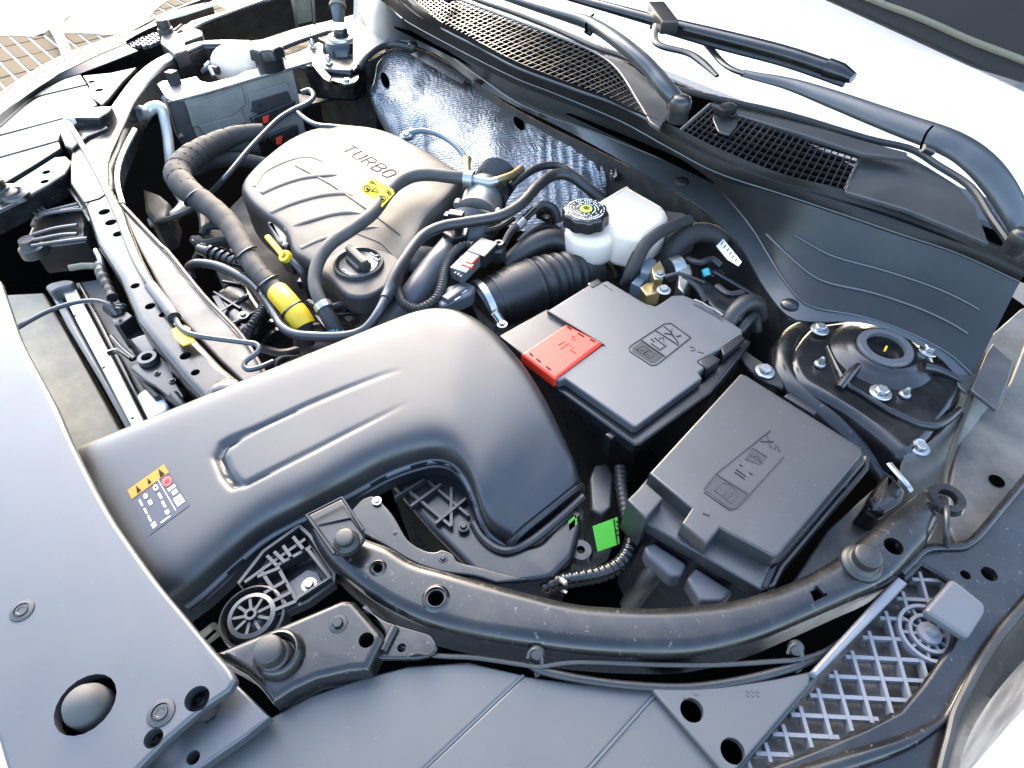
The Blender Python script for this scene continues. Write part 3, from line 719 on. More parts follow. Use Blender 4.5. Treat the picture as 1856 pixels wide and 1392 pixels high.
obj('bracket_plate', panel([(556, 934), (620, 902), (659, 962), (661, 978), (632, 1001), (606, 1004)], .966, .006, .002, rnd=.003), M_smooth, cb)
obj('bracket_rim', [tube([P(606, 1004, .970), P(556, 934, .972), P(620, 902, .972), P(659, 962, .969)], .0016, seg=6, smooth=False), tube([P(577, 950, .967), P(636, 938, .967), P(657, 964, .967)], .0012, seg=6, smooth=False)], M_smooth, cb)
bump_stop(cb, 628, 982, .966, px(628, 982, .966, 24), px(628, 982, .966, 17), .009)

# ------------------------------------------------------------------ headlamp mounting lattice beside it
zs = .930
hb = thing('lamp_bracket', 'ribbed black plastic bracket with a spoked wheel end under the air duct', 'bracket', P(520, 1060, zs))
win = [(500, 1022), (546, 998), (568, 998), (604, 1044), (600, 1058), (540, 1094)]
wedge = [(545, 958), (566, 978), (608, 1045), (607, 1060), (560, 1094), (487, 1126), (448, 1108), (452, 1060), (481, 1004)]
obj('bracket_floor', panel(wedge, zs - .016, .004, .001), M_smooth, hb)
rb = [[(545, 958), (566, 978), (608, 1045), (607, 1060), (560, 1094), (487, 1126)], [(545, 958), (481, 1004), (436, 1062)], [(447, 1060), (556, 982)], [(505, 1030), (566, 996)], [(505, 1030), (541, 1094)], [(487, 1012), (505, 1030)],
      [(478, 1042), (497, 1070), (526, 1106)], [(470, 1050), (510, 1034)], [(482, 1080), (520, 1058)], [(492, 1098), (530, 1078)], [(497, 1112), (540, 1094)], [(500, 1005), (520, 1024)], [(516, 994), (530, 1014)], [(534, 978), (552, 1000)], [(560, 1000), (600, 1052), (542, 1088)]]
for k_, l in enumerate(rb):
    obj('rib', tube([P(u, v, zs - .006 + .0004 * k_) for u, v in l], .0019, seg=4, smooth=False, flat=4.0), M_plastic, hb, ang=20)
obj('fixing_plate', panel([(520, 1058), (556, 1032), (576, 1036), (590, 1068), (544, 1092)], zs - .010, .003, .001), M_grey, hb)
put('bolt', BOLT, hb, P(561, 1061, zs - .010), px(561, 1061, zs, 15))
q = px(460, 1120, zs, 1); wc = P(458, 1118, zs)
obj('wheel_rim', [lathe([(50 * q, -.012), (54 * q, .003), (58 * q, .002), (60 * q, -.014)], loc=wc, seg=40), lathe([(32 * q, -.006), (34 * q, .004), (42 * q, .003), (50 * q, -.012)], loc=wc, seg=40)], M_plastic, hb)
obj('wheel_hub', lathe([(0, -.004), (5 * q, -.004), (6 * q, .006), (11 * q, .006), (13 * q, .001), (20 * q, .000), (34 * q, -.007)], loc=wc, seg=32), M_plastic, hb)
for k in range(9):
    a = 2 * math.pi * k / 9
    obj('spoke', tube([wc + Vector((math.cos(a), math.sin(a), 0)) * 12 * q + UPV * .002, wc + Vector((math.cos(a), math.sin(a), 0)) * 34 * q + UPV * .002], .0016, seg=4, smooth=False), M_plastic, hb)
plug = thing('drain_plug', 'small tan slotted plug beside the flat cover edge', 'plug', P(384, 1150, .90))
obj('plug_body', tube([P(366, 1160, .90), P(392, 1140, .905)], px(384, 1150, .9, 14), seg=18, smooth=False), M_tan, plug)
obj('slot', tube([P(371, 1160, .917), P(390, 1143, .921)], .0014, seg=6, smooth=False), M_void, plug)

# ------------------------------------------------------------------ cable and hose clipped along the rail
obj_c = tag(obj('black_cable', tubeuv([(690, 1160, .935), (775, 1186, .935), (860, 1192, .935), (950, 1205, .936), (980, 1208, .937), (1050, 1200, .937), (1200, 1205, .937), (1300, 1205, .937), (1400, 1199, .938), (1445, 1195, .938), (1490, 1183, .934), (1540, 1150, .92)], 4.5, seg=8), M_rubber), 'thin black cable held by two clips along the near rail', 'cable')
tag(obj('washer_hose', tubeuv([(960, 1203, .934), (985, 1216, .934), (1060, 1232, .933), (1150, 1243, .933), (1250, 1246, .933), (1350, 1232, .934), (1440, 1208, .935), (1490, 1186, .931)], 8, seg=10), M_rubber), 'black washer hose sagging below the cable along the near rail', 'hose')
for (u, v), lb_ in (((969, 1204), 'loop clip on the rail beside the air box end of the cable'), ((1440, 1196), 'loop clip on the rail beside the lamp lattice')):
    cl = thing('cable_clip', lb_, 'clip', P(u, v, .94), 'loop clips along the near rail')
    c = P(u, v, .937); q = px(u, v, .937, 1)
    obj('loop', tube([c + RT * (math.cos(a) * 12 * q) + (CUP * (math.sin(a) * 22 + 4) * q) for a in [R(-90 + 25 * k) for k in range(11)]], 6.5 * q, seg=8, flat=.5), M_smooth, cl)
    obj('button', lathe([(0, .002), (11 * q, .0015), (14 * q, 0), (14 * q, -.003)], frame(P(u + 4, v - 20, .942), RT, Vector((0.5, -.5, .6)))), M_rubber, cl)

# ------------------------------------------------------------------ lattice panel of the lamp housing, lower right
zt = .928
lat = thing('lamp_lattice', 'pale ribbed lattice panel with a round boss in the lower right', 'lamp panel', P(1600, 1200, zt))
LP = [(1674, 1026), (1708, 1046), (1728, 1060), (1700, 1090), (1732, 1140), (1723, 1168), (1674, 1236), (1632, 1285), (1567, 1318), (1498, 1347), (1429, 1374), (1387, 1388), (1350, 1400), (1340, 1392), (1506, 1219), (1643, 1060)]
obj('back_sheet', panel([(1674, 1016), (1750, 1046), (1760, 1140), (1680, 1260), (1570, 1340), (1380, 1430), (1310, 1430), (1490, 1216), (1640, 1046)], zt - .016, .003, 0), mat('dusty_reflector', (0.10, 0.085, 0.07), 0.45, var=0.5, vscale=40, dust=(0.30, 0.24, 0.18), dustamt=0.6, dscale=40), lat)
def inside(p, poly):
    c = False; n = len(poly)
    for i in range(n):
        a, b = poly[i], poly[i - 1]
        if (a[1] > p[1]) != (b[1] > p[1]) and p[0] < (b[0] - a[0]) * (p[1] - a[1]) / (b[1] - a[1]) + a[0]: c = not c
    return c
bx, by = 1685, 1148
def clipline(p, d, poly, n=260, L=800, excl=True):
    runs, cur = [], []
    for i in range(n + 1):
        t = -L / 2 + L * i / n; q = (p[0] + d[0] * t, p[1] + d[1] * t)
        ok = inside(q, poly) and (not excl or math.hypot(q[0] - bx, q[1] - by) > 52)
        if ok: cur.append(q)
        elif cur: runs.append(cur); cur = []
    if cur: runs.append(cur)
    return [(r[0], r[-1]) for r in runs if len(r) > 3]
for k in range(-6, 11):
    for a, b in clipline((1560, 1199 + 36.5 * k - 150), (0.9988, 0.05), LP):
        obj('lattice_bar', tube([P(*a, zt - .006), P(*b, zt - .006)], .0019, seg=4, smooth=False, flat=3.2), M_pale, lat, ang=20)
for k in range(-7, 12):
    for a, b in clipline((1545 + 40.5 * k - 40, 1200), (0.27, 0.963), LP):
        obj('lattice_bar', tube([P(*a, zt - .0052), P(*b, zt - .0052)], .0018, seg=4, smooth=False, flat=3.2), M_pale, lat, ang=20)
q = px(bx, by, zt, 1); bcn = P(bx, by, zt)
for r_ in (33, 51):
    obj('boss_ring', lathe([((r_ - 3) * q, -.010), ((r_ - 3) * q, .001), ((r_ + 3) * q, .001), ((r_ + 3) * q, -.010)], loc=bcn, seg=40), M_pale, lat)
obj('boss', lathe([(0, .008), (7 * q, .008), (8.5 * q, .006), (9 * q, .002), (19 * q, .0015), (21 * q, 0), (21 * q, -.01)], loc=bcn, seg=32), M_pale, lat)
for k in range(10):
    a = 2 * math.pi * (k + .2) / 10; d = Vector((math.cos(a), math.sin(a), 0))
    obj('boss_spoke', tube([bcn + d * 20 * q - UPV * .004, bcn + d * 53 * q - UPV * .004], .0015, seg=4, smooth=False, flat=2.5), M_pale, lat, ang=20)
obj('edge_strip', panel([(1628, 1043), (1647, 1057), (1483, 1224), (1470, 1217)], zt + .012, .014, .0025, res=3), M_pale, lat)
obj('edge_flange', panel([(1483, 1222), (1488, 1226), (1345, 1394), (1325, 1410), (1334, 1392), (1470, 1225)], zt + .004, .010, .0015), M_plastic, lat)

# ------------------------------------------------------------------ near fender channel and outer skin
zf = .945
fe = thing('near_fender', 'dark painted front fender edge on the right side of the picture', 'fender', P(1780, 1100, zf))
FI = [(1632, 1040), (1652, 1020), (1670, 1001), (1684, 994), (1700, 992), (1742, 991), (1758, 984), (1772, 972), (1796, 944), (1856, 872), (1920, 795)]
FO = [(1930, 1010), (1856, 1098), (1820, 1139), (1781, 1196), (1752, 1250), (1732, 1292), (1722, 1332), (1707, 1392), (1700, 1440)]
FB = [(1400, 1440), (1353, 1404), (1387, 1391), (1429, 1376), (1498, 1349), (1567, 1320), (1632, 1287), (1674, 1238), (1723, 1168), (1732, 1140), (1704, 1092), (1730, 1060), (1708, 1044), (1674, 1024), (1643, 1056)]
obj('channel', panel(smooth_uv(FI, 3) + FO + FB, zf - .012, .008, .003, [(1750, 1042, 9), (1793, 1040, 14)], res=3), M_paint, fe)
for u, v in ((1750, 1042), (1793, 1040)): obj('hole_floor', lathe([(0, -.03), (.018, -.03)], loc=P(u, v, zf - .012)), M_void, fe)
obj('raised_fold', tube([P(u, v, zf - .011) for u, v in FI], .0035, seg=10), M_paint, fe)
obj('lower_fold', tube([P(u, v, zf - .010) for u, v in [(1380, 1440), (1460, 1404), (1560, 1372), (1640, 1345), (1700, 1312), (1722, 1290), (1752, 1240), (1800, 1165), (1870, 1080)]], [.006, .006, .006, .005, .003, .003, .004, .004, .004], seg=10), M_paint, fe)
obj('weather_seam', tube([P(u, v, zf - .006) for u, v in FO], .003, seg=8), M_rubber, fe)
FO2 = [(1990, 1050), (1930, 1105), (1856, 1185), (1800, 1250), (1760, 1310), (1738, 1365), (1725, 1440)]
sk = [[P(u, v, zf - .006) for u, v in FO], [P(u + 8, v + 6, zf - .012) for u, v in FO], [P(u + 6, v + 4, zf - .03) for u, v in FO2[:]]]
obj('outer_skin', loft([sk[0], sk[1], sk[2], [p + Vector((.04, -.02, -.12)) for p in sk[2]]], n=40, thick=.002), M_paint, fe)
bk = thing('fender_block', 'grey rubber block with rounded corner on the near fender channel', 'buffer block', P(1730, 1100, zf))
obj('block', panel([(1727, 1047), (1788, 1096), (1786, 1112), (1756, 1158), (1676, 1106)], zf + .004, .009, .003, rnd=.004, res=3), M_grey, bk)
obj('side_lip', tube([P(1684, 1108, zf - .002), P(1730, 1056, zf - .002)], .004, seg=8, smooth=False), M_smooth, bk)
# ------------------------------------------------------------------ air intake duct
UP_ = [(120, 838, .925), (150, 820, .927), (200, 800, .93), (300, 760, .935), (450, 699, .94), (600, 638, .945), (700, 597, .945), (755, 576, .945), (800, 569, .945), (845, 578, .945), (893, 609, .943), (945, 664, .94), (985, 725, .935), (1015, 785, .928), (1040, 840, .918), (1053, 882, .905)]
LO_ = [(300, 1110, .925), (332, 1086, .928), (362, 1064, .93), (420, 1012, .932), (480, 964, .934), (560, 922, .936), (640, 880, .936), (700, 848, .936), (750, 830, .936), (790, 823, .936), (822, 833, .935), (846, 862, .932), (862, 900, .928), (873, 932, .922), (890, 962, .912), (925, 985, .905)]
du = thing('air_intake_duct', 'long satin black air intake duct running from the front cover to the air box', 'air duct', P(550, 800, .95))
NU, NV = 220, 90
ua = resample(crom([P(*p) for p in UP_], 6), 400); la = resample(crom([P(*p) for p in LO_], 6), 400)
# matched stations along both rails
su = [0, .10, .22, .36, .48, .56, .64, .74, .86, 1.0]
def station(arr_uv, t):
    f = t * (len(arr_uv) - 1); i = min(int(f), len(arr_uv) - 2)
    return arr_uv[i].lerp(arr_uv[i + 1], f - i)
def mapt(keys, t):
    n = len(keys) - 1; f = t * n; i = min(int(f), n - 1); f -= i
    a, b, c, d = keys[max(i - 1, 0)], keys[i], keys[i + 1], keys[min(i + 2, n)]
    return 0.5 * (2 * b + (c - a) * f + (2 * a - 5 * b + 4 * c - d) * f * f + (3 * b - a - 3 * c + d) * f ** 3)
ku = [0.0, .085, .17, .26, .35, .44, .53, .62, .74, .87, 1.0]
kl = [0.0, .11, .22, .33, .44, .54, .63, .71, .79, .89, 1.0]
groove = [Vector((P(u, v, .968).x, P(u, v, .968).y)) for u, v in ((790, 642), (690, 672), (560, 722), (428, 778), (398, 794), (388, 812), (402, 846), (416, 862), (436, 864), (560, 806), (690, 742), (770, 702))]
def segdist(p, pl):
    m = 1e9; tt = 0
    for i in range(len(pl) - 1):
        a, b = pl[i], pl[i + 1]; ab = b - a; t = max(0, min(1, (p - a).dot(ab) / ab.dot(ab)))
        d = (p - a - ab * t).length
        if d < m: m = d; tt = i + t
    return m, tt
rows = []
for i in range(NU + 1):
    t = i / NU
    a = station(ua, mapt(ku, t)); b = station(la, mapt(kl, t))
    end = max(0, (t - .55) / .45); end = end * end * (3 - 2 * end)
    crown = .021 * (1 - .25 * end)
    row = []
    for j in range(NV + 1):
        s = j / NV
        w = 0.5 - 0.5 * math.cos(math.pi * s)
        w = w * .55 + s * .45
        p = a.lerp(b, w)
        x = abs(2 * w - 1)
        h = (1 - x ** 9.0) ** (1 / 2.2)
        p = p + UPV * crown * h
        pass
        d, tt = segdist(Vector((p.x, p.y)), groove)
        fade = min(1, max(0, min((tt - .6) / 1.4, (10.6 - tt) / 2.2)))
        dk = max(0, min(1, (tt - 2.6) / .9, (7.9 - tt) / .9)); dk = dk * dk * (3 - 2 * dk); deep = 1 + 1.5 * dk
        p = p - UPV * .0022 * deep * fade * math.exp(-(d / (.0023 + .0016 * dk)) ** 2)
        inside_ = inside((p.x, p.y), [tuple(g) for g in groove])
        row.append(p)
    rows.append(row)
bm_d = grid(rows)
# skirt below both rails so that it stands as a closed channel
bvh_d = BV(bm_d)
sk = []
for rr in (0, -1):
    sk.append(grid([[rows[i][rr] for i in range(NU + 1)], [rows[i][rr] - UPV * .012 for i in range(NU + 1)], [rows[i][rr] - UPV * .035 for i in range(NU + 1)]]))
sk.append(grid([rows[-1], [p - UPV * .02 for p in rows[-1]], [p - UPV * .05 for p in rows[-1]]]))
bmj = bmesh.new()
for x in [bm_d] + sk:
    tm = bpy.data.meshes.new('t'); x.to_mesh(tm); bmj.from_mesh(tm); bpy.data.meshes.remove(tm)
bmesh.ops.remove_doubles(bmj, verts=bmj.verts, dist=.00005)
obj('duct_shell', bmj, M_duct, du, ang=50, wnm=False)
fl_pts = [rows[i][-1] - UPV * .010 for i in range(9, NU + 1)]
obj('joint_flange', tube(fl_pts[::2], .0036, seg=8, sub=2, flat=.9), M_lid, du)  # paler plastic puts the flange's edge highlight into the colour
obj('joint_flange', tube([p - UPV * .009 for p in fl_pts[::2]], .0028, seg=8, sub=2), M_smooth, du)
obj('joint_flange', tube([rows[i][0] - UPV * .012 for i in range(103, NU + 1, 2)], .003, seg=8, sub=2), M_plastic, du)
endr = [rows[-1][j] - UPV * .008 for j in range(NV + 1)]
obj('joint_flange', tube(endr[::2], .0045, seg=8, sub=2), M_plastic, du)
for i in (32, 73, 108, 135, 151, 164, 188, 205):
    p = rows[i][-1] - UPV * .010; d = (rows[i + 1][-1] - rows[i - 1][-1]).normalized()
    obj('snap_clip', tube([p - d * .008, p + d * .008], .0050, seg=4, smooth=False, flat=.7), M_smooth, du)
# warning label
LQ = [(232, 889), (298, 842), (344, 916), (272, 970)]
obj('warning_label', decal(bvh_d, LQ, .0004, 24, 24), M_lblack, du, wnm=False)
def LP_(s, t):
    a, b, c, d = [Vector(p) for p in LQ]; q = a.lerp(b, s).lerp(d.lerp(c, s), t); return (q.x, q.y)
def lrect(s0, t0, s1, t1, off=.0008): return decal(bvh_d, [LP_(s0, t0), LP_(s1, t0), LP_(s1, t1), LP_(s0, t1)], off, 16, 6)
def lcirc(s, t, rs_, rt, n=12, off=.0011):
    bm = bmesh.new(); f = [bm.verts.new(S(bvh_d, *LP_(s + rs_ * math.cos(2 * math.pi * k / n), t + rt * math.sin(2 * math.pi * k / n)), off)) for k in range(n)]; bm.faces.new(f); return bm
obj('orange_strip', lrect(.0, .0, 1, .20), M_orange, du, wnm=False)
def ltri(s, t, k):
    bm = bmesh.new(); bm.faces.new([bm.verts.new(S(bvh_d, *LP_(s + k * a, t + k * 1.3 * b), .0013)) for a, b in ((-.5, .5), (.5, .5), (0, -.5))]); return bm
obj('warning_triangle', [ltri(.84, .10, .13), ltri(.52, .10, .09), ltri(.22, .10, .11)], M_ink, du, wnm=False)
obj('red_mark', [lcirc(.86, .33, .11, .10)], M_lred, du, wnm=False)
wh = [lrect(.70, .20, .715, .92), lrect(.78, .46, .96, .52), lrect(.82, .56, .94, .64), lrect(.78, .70, .96, .88), lcirc(.58, .30, .06, .06), lrect(.55, .42, .60, .55), lrect(.53, .60, .58, .74), lrect(.50, .80, .58, .88), lcirc(.30, .32, .05, .05), lrect(.28, .42, .36, .52), lrect(.12, .3, .16, .44), lrect(.13, .5, .17, .62), lrect(.13, .66, .17, .80), lrect(.12, .84, .22, .94), lrect(.32, .93, .55, .955)]
obj('white_print', wh, M_lwhite, du, wnm=False)
obj('print_detail', [lrect(.82, .75, .92, .77, .0013), lrect(.82, .80, .90, .82, .0013), lcirc(.58, .30, .025, .025, 8, .0015), lrect(.80, .31, .92, .325, .0015), lrect(.80, .35, .92, .365, .0015)], M_ink, du, wnm=False)

# air box under the elbow
ab = thing('air_filter_box', 'black ribbed air filter box below the duct elbow', 'air box', P(900, 960, .86))
obj('box_body', panel([(700, 868), (760, 840), (830, 835), (868, 905), (880, 960), (920, 992), (975, 985), (1050, 918), (1056, 950), (1040, 1010), (1000, 1050), (930, 1060), (860, 1040), (780, 960)], .90, .16, .006, rnd=.006, flare=-.1), M_smooth, ab)
obj('rim', tube([P(u, v, .902) for u, v in ((858, 948), (874, 974), (900, 994), (926, 997), (962, 980), (1010, 942), (1056, 900))], .004, seg=8), M_plastic, ab)
for k_, l in enumerate((((716, 905, .905), (770, 872, .905)), ((745, 920, .905), (800, 880, .905)), ((790, 950, .905), (845, 905, .905)), ((818, 955, .905), (818, 885, .905)), ((735, 885, .905), (818, 955, .905)), ((775, 872, .905), (850, 935, .905)))):
    obj('rib', tube([P(*p) - UPV * .0006 * k_ for p in l], .0018, seg=4, smooth=False, flat=3), M_plastic, ab, ang=20)
obj('green_mark', panel([(1030, 945), (1044, 932), (1046, 950), (1032, 962)], .90, .001, 0), M_green, ab)
put('bolt', BOLTB, ab, P(840, 955, .905), px(840, 955, .905, 11))

# ------------------------------------------------------------------ battery box
z1 = .935
bt = thing('battery_box', 'grey black battery box lid with a red terminal cap and embossed symbols', 'battery box', P(1150, 650, z1))
lid = [(992, 563), (1082, 507), (1089, 512), (1101, 508), (1171, 550), (1188, 554), (1196, 550), (1218, 535), (1238, 534), (1262, 543), (1346, 597), (1346, 606), (1308, 632), (1292, 640), (1266, 655), (1279, 666), (1267, 675), (1273, 685), (1156, 772), (1148, 772), (1024, 686), (1012, 690), (1006, 686), (1092, 625)]
bm_l = panel(lid, z1, .012, .0022, res=3)
bvh_b = BV(bm_l)
obj('lid', bm_l, M_lid, bt)
obj('lower_lip', panel([(1012, 694), (1024, 690), (1154, 776), (1276, 688), (1350, 612), (1362, 618), (1290, 712), (1160, 806), (1150, 806), (1010, 706)], z1 - .012, .016, .003), M_smooth, bt)
obj('case', panel([(905, 612), (990, 562), (1100, 520), (1340, 610), (1290, 712), (1158, 800), (1012, 702)], z1 - .020, .20, .004, flare=-.06), M_smooth, bt)
obj('side_lid', panel([(905, 608), (990, 560), (1092, 624), (1006, 686), (945, 641)], z1 - .004, .012, .002), M_plastic, bt)
obj('red_cap', panel([(1026, 587), (1092, 621), (1005, 687), (944, 641)], z1 + .003, .014, .0025, rnd=.002), M_red, bt)
rc = [[(960, 640), (966, 645)], [(972, 650), (980, 656)], [(990, 664), (998, 670)], [(1028, 592), (1036, 597)], [(1048, 604), (1058, 610)], [(1070, 615), (1078, 619)]]
obj('cap_slot', strokes(rc, z1 + .003, .0008), M_ink, bt, wnm=False)
obj('cap_mark', strokes([[(1036, 612), (1042, 617), (1044, 612), (1038, 608), (1036, 612)], [(1016, 632), (1030, 622), (1034, 626)], [(1040, 628), (1034, 634), (1044, 640)], [(1012, 625), (1024, 618)]], z1 + .003, .0006), M_red, bt, wnm=False)
obj('lid_seam', strokes([[(992, 563), (1096, 626)]], z1 + .0002, .0012), M_smooth, bt, wnm=False)
# symbol plate: three cells with simple service pictograms
fr = [(1140, 631), (1144, 626), (1204, 587), (1216, 586), (1252, 612), (1190, 661), (1180, 662), (1142, 637), (1140, 631)]
sy = [fr, [(1162, 616), (1204, 645)], [(1188, 599), (1230, 626)], [(1164, 618), (1206, 647)]]
sy += [[(1204, 592), (1216, 602), (1222, 612), (1230, 622)], [(1218, 596), (1216, 604), (1222, 612)], [(1204, 604), (1218, 606)], [(1226, 610), (1234, 608)], [(1186, 612), (1204, 626), (1202, 612), (1194, 614)], [(1180, 622), (1196, 634), (1208, 626)], [(1180, 614), (1186, 620)]]
sy += [[(1153, 634), (1162, 628), (1168, 628), (1176, 634), (1166, 642), (1153, 634)], [(1166, 642), (1176, 635), (1184, 638), (1186, 644), (1178, 650), (1166, 642)], [(1150, 630), (1156, 636)], [(1160, 634), (1168, 636)], [(1172, 642), (1178, 645)]]
obj('embossed_symbols', strokes(sy, z1, .00075), M_smooth, bt, wnm=False)
obj('dark_cell', panel([(1146, 630), (1162, 619), (1202, 646), (1188, 657), (1181, 658), (1146, 636)], z1 + .0004, .0004, 0), M_smooth, bt)
obj('moulding_mark', strokes([[(1250, 628), (1258, 630), (1260, 634), (1252, 636)], [(1264, 637), (1276, 640)], [(1094, 516), (1102, 520)], [(1104, 522), (1110, 526)]], z1, .0005), M_plastic, bt, wnm=False, kind='stuff')
obj('clip', panel([(1306, 628), (1342, 604), (1350, 612), (1312, 644)], z1 + .001, .012, .002), M_smooth, bt)
obj('clip', panel([(1265, 655), (1290, 640), (1306, 650), (1282, 668)], z1 + .002, .018, .002), M_smooth, bt)
obj('clip', panel([(1064, 513), (1084, 504), (1092, 512), (1074, 522)], z1 + .001, .012, .002), M_smooth, bt)
obj('front_latch', panel([(1096, 786), (1112, 778), (1124, 786), (1108, 796)], z1 - .018, .03, .002), M_smooth, bt)
obj('front_latch', panel([(1012, 742), (1024, 736), (1070, 772), (1060, 780)], z1 - .06, .02, .002), M_smooth, bt)
obj('rear_bracket', strokes([[(1258, 544), (1272, 549), (1282, 556), (1296, 562), (1310, 572)]], z1 + .004, .0016), M_zinc, bt, wnm=False)

# ------------------------------------------------------------------ fuse box
z2 = .955
fb = thing('fuse_box', 'dark slate fuse box with embossed pictograms standing in front of the strut tower', 'fuse box', P(1370, 850, z2))
ftop = [(1342, 677), (1352, 679), (1562, 811), (1563, 824), (1411, 1006), (1402, 1008), (1305, 957), (1281, 986), (1236, 948), (1254, 921), (1177, 857)]
bm_f = panel(ftop, z2, .030, .0022, res=3); bvh_f = BV(bm_f)
obj('lid', bm_f, M_plastic, fb)
obj('lower_step', panel([(1177, 862), (1258, 922), (1242, 952), (1312, 962), (1402, 1012), (1380, 1070), (1150, 935), (1140, 905)], z2 - .018, .016, .002), M_plastic, fb)
obj('raised_corner', panel([(1137, 905), (1170, 874), (1203, 902), (1171, 940)], z2 - .002, .05, .002), M_plastic, fb)
obj('lid_skirt', panel([(1345, 684), (1566, 818), (1568, 838), (1414, 1018), (1404, 1022), (1300, 965), (1180, 868)], z2 - .024, .006, .002, flare=.01), M_smooth, fb)
obj('case', panel([(1346, 690), (1562, 822), (1564, 842), (1412, 1030), (1395, 1072), (1300, 1040), (1160, 950), (1146, 925), (1180, 870)], z2 - .030, .15, .004, flare=-.05), M_smooth, fb)
obj('case_rim', tube([P(u, v, z2 - .034) for u, v in ((1570, 830), (1568, 850), (1416, 1030), (1400, 1062), (1380, 1070), (1240, 992))], .003, seg=8, smooth=False), M_smooth, fb)
obj('latch', panel([(1236, 950), (1246, 940), (1284, 976), (1270, 996)], z2 - .016, .02, .001), M_void, fb)
obj('latch_mark', strokes([[(1242, 972), (1258, 982)], [(1250, 976), (1256, 968)]], z2 - .0155, .0008), M_plastic, fb, wnm=False)
obj('side_latch', panel([(1420, 718), (1432, 710), (1484, 742), (1476, 752)], z2 - .006, .015, .002), M_smooth, fb)
obj('side_latch', panel([(1530, 862), (1544, 868), (1534, 884), (1520, 878)], z2 - .03, .012, .002), M_smooth, fb)
sy = [[(1276, 886), (1298, 858), (1396, 780)], [(1276, 891), (1322, 924), (1336, 920), (1420, 828)], [(1299, 859), (1356, 894)], [(1302, 862), (1358, 897)], [(1295, 889), (1310, 875), (1322, 878), (1336, 890), (1337, 898), (1325, 912), (1295, 889)], [(1311, 898), (1323, 884)], [(1318, 903), (1330, 892)],
      [(1334, 850), (1352, 863)], [(1332, 855), (1350, 868)], [(1340, 842), (1346, 844)], [(1358, 856), (1364, 860)], [(1364, 812), (1390, 828)], [(1352, 832), (1362, 824), (1382, 840)], [(1362, 828), (1372, 826), (1378, 834)],
      [(1378, 800), (1402, 800)], [(1390, 788), (1398, 812)], [(1406, 806), (1404, 814)], [(1410, 808), (1412, 818)], [(1274, 930), (1286, 934)]]
obj('embossed_symbols', strokes(sy, z2, .0007), M_smooth, fb, wnm=False)
obj('dark_cell', panel([(1278, 888), (1298, 862), (1354, 896), (1334, 920), (1322, 921)], z2 + .0004, .0004, 0), M_smooth, fb)
obj('dark_cell', panel([(1362, 812), (1390, 829), (1376, 842), (1350, 832)], z2 + .0004, .0004, 0), M_smooth, fb)
obj('connector_cover', panel([(1168, 990), (1185, 982), (1246, 1022), (1236, 1044), (1218, 1046), (1172, 1006)], z2 - .038, .02, .003, rnd=.003), M_grey, fb)
obj('connector_cover', panel([(1245, 1048), (1262, 1028), (1330, 1072), (1310, 1090), (1270, 1090)], z2 - .038, .02, .003, rnd=.003), M_grey, fb)
obj('connector_rim', [tube([P(u, v, z2 - .028) for u, v in ((1186, 940), (1230, 972), (1262, 1000), (1300, 1020), (1360, 1064))], .0022, seg=4, smooth=False), tube([P(u, v, z2 - .03) for u, v in ((1182, 952), (1222, 984), (1258, 1012))], .0018, seg=4, smooth=False)], M_smooth, fb)
tg = thing('green_tag', 'bright green paper tag hanging on the wiring between duct and fuse box', 'tag', P(1098, 970, .90))
gM = frame(P(1098, 970, .90), RT, (CAM - P(1098, 970, .90)) + Vector((.1, 0, .1)))
obj('tag_sheet', tilted([(1074, 954), (1119, 937), (1123, 986), (1083, 1000)], gM, .0008, 0), M_green, tg)
obj('fold_line', [tube([gM @ Vector((*onplane(gM, 1112, 940), .0006)), gM @ Vector((*onplane(gM, 1119, 988), .0006))], .0006, seg=4)] + [tube([gM @ Vector((*onplane(gM, 1116 + (k % 2) * 2, 945 + 8 * k), .0006)), gM @ Vector((*onplane(gM, 1120 + (k % 2), 946 + 8 * k), .0006))], .0007, seg=4) for k in range(4)], M_ink, tg)
# ------------------------------------------------------------------ dark depth of the bay
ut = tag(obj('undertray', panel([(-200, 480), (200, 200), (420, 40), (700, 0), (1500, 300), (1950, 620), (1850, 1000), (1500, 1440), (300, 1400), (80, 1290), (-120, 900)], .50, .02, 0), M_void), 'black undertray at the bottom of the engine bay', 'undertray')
def wallstrip(name, top, depth, lean=(0, 0, 0), n=50, th=.003):
    a = [P(*p) for p in top]
    b = [p + Vector(lean) - UPV * depth for p in a]
    return loft([a, b], n=n, thick=th)
fw = thing('firewall', 'dark firewall behind the silver heat shield', 'firewall', P(900, 300, .8))
obj('sheet', wallstrip('f', [(560, 60, .93), (660, 110, .93), (700, 92, .94), (745, 86, .945), (800, 108, .945), (930, 196, .945), (1100, 282, .945), (1245, 363, .942), (1345, 456, .925), (1428, 578, .91), (1560, 590, .915)], .45, (0, -.03, 0)), M_dark, fw)
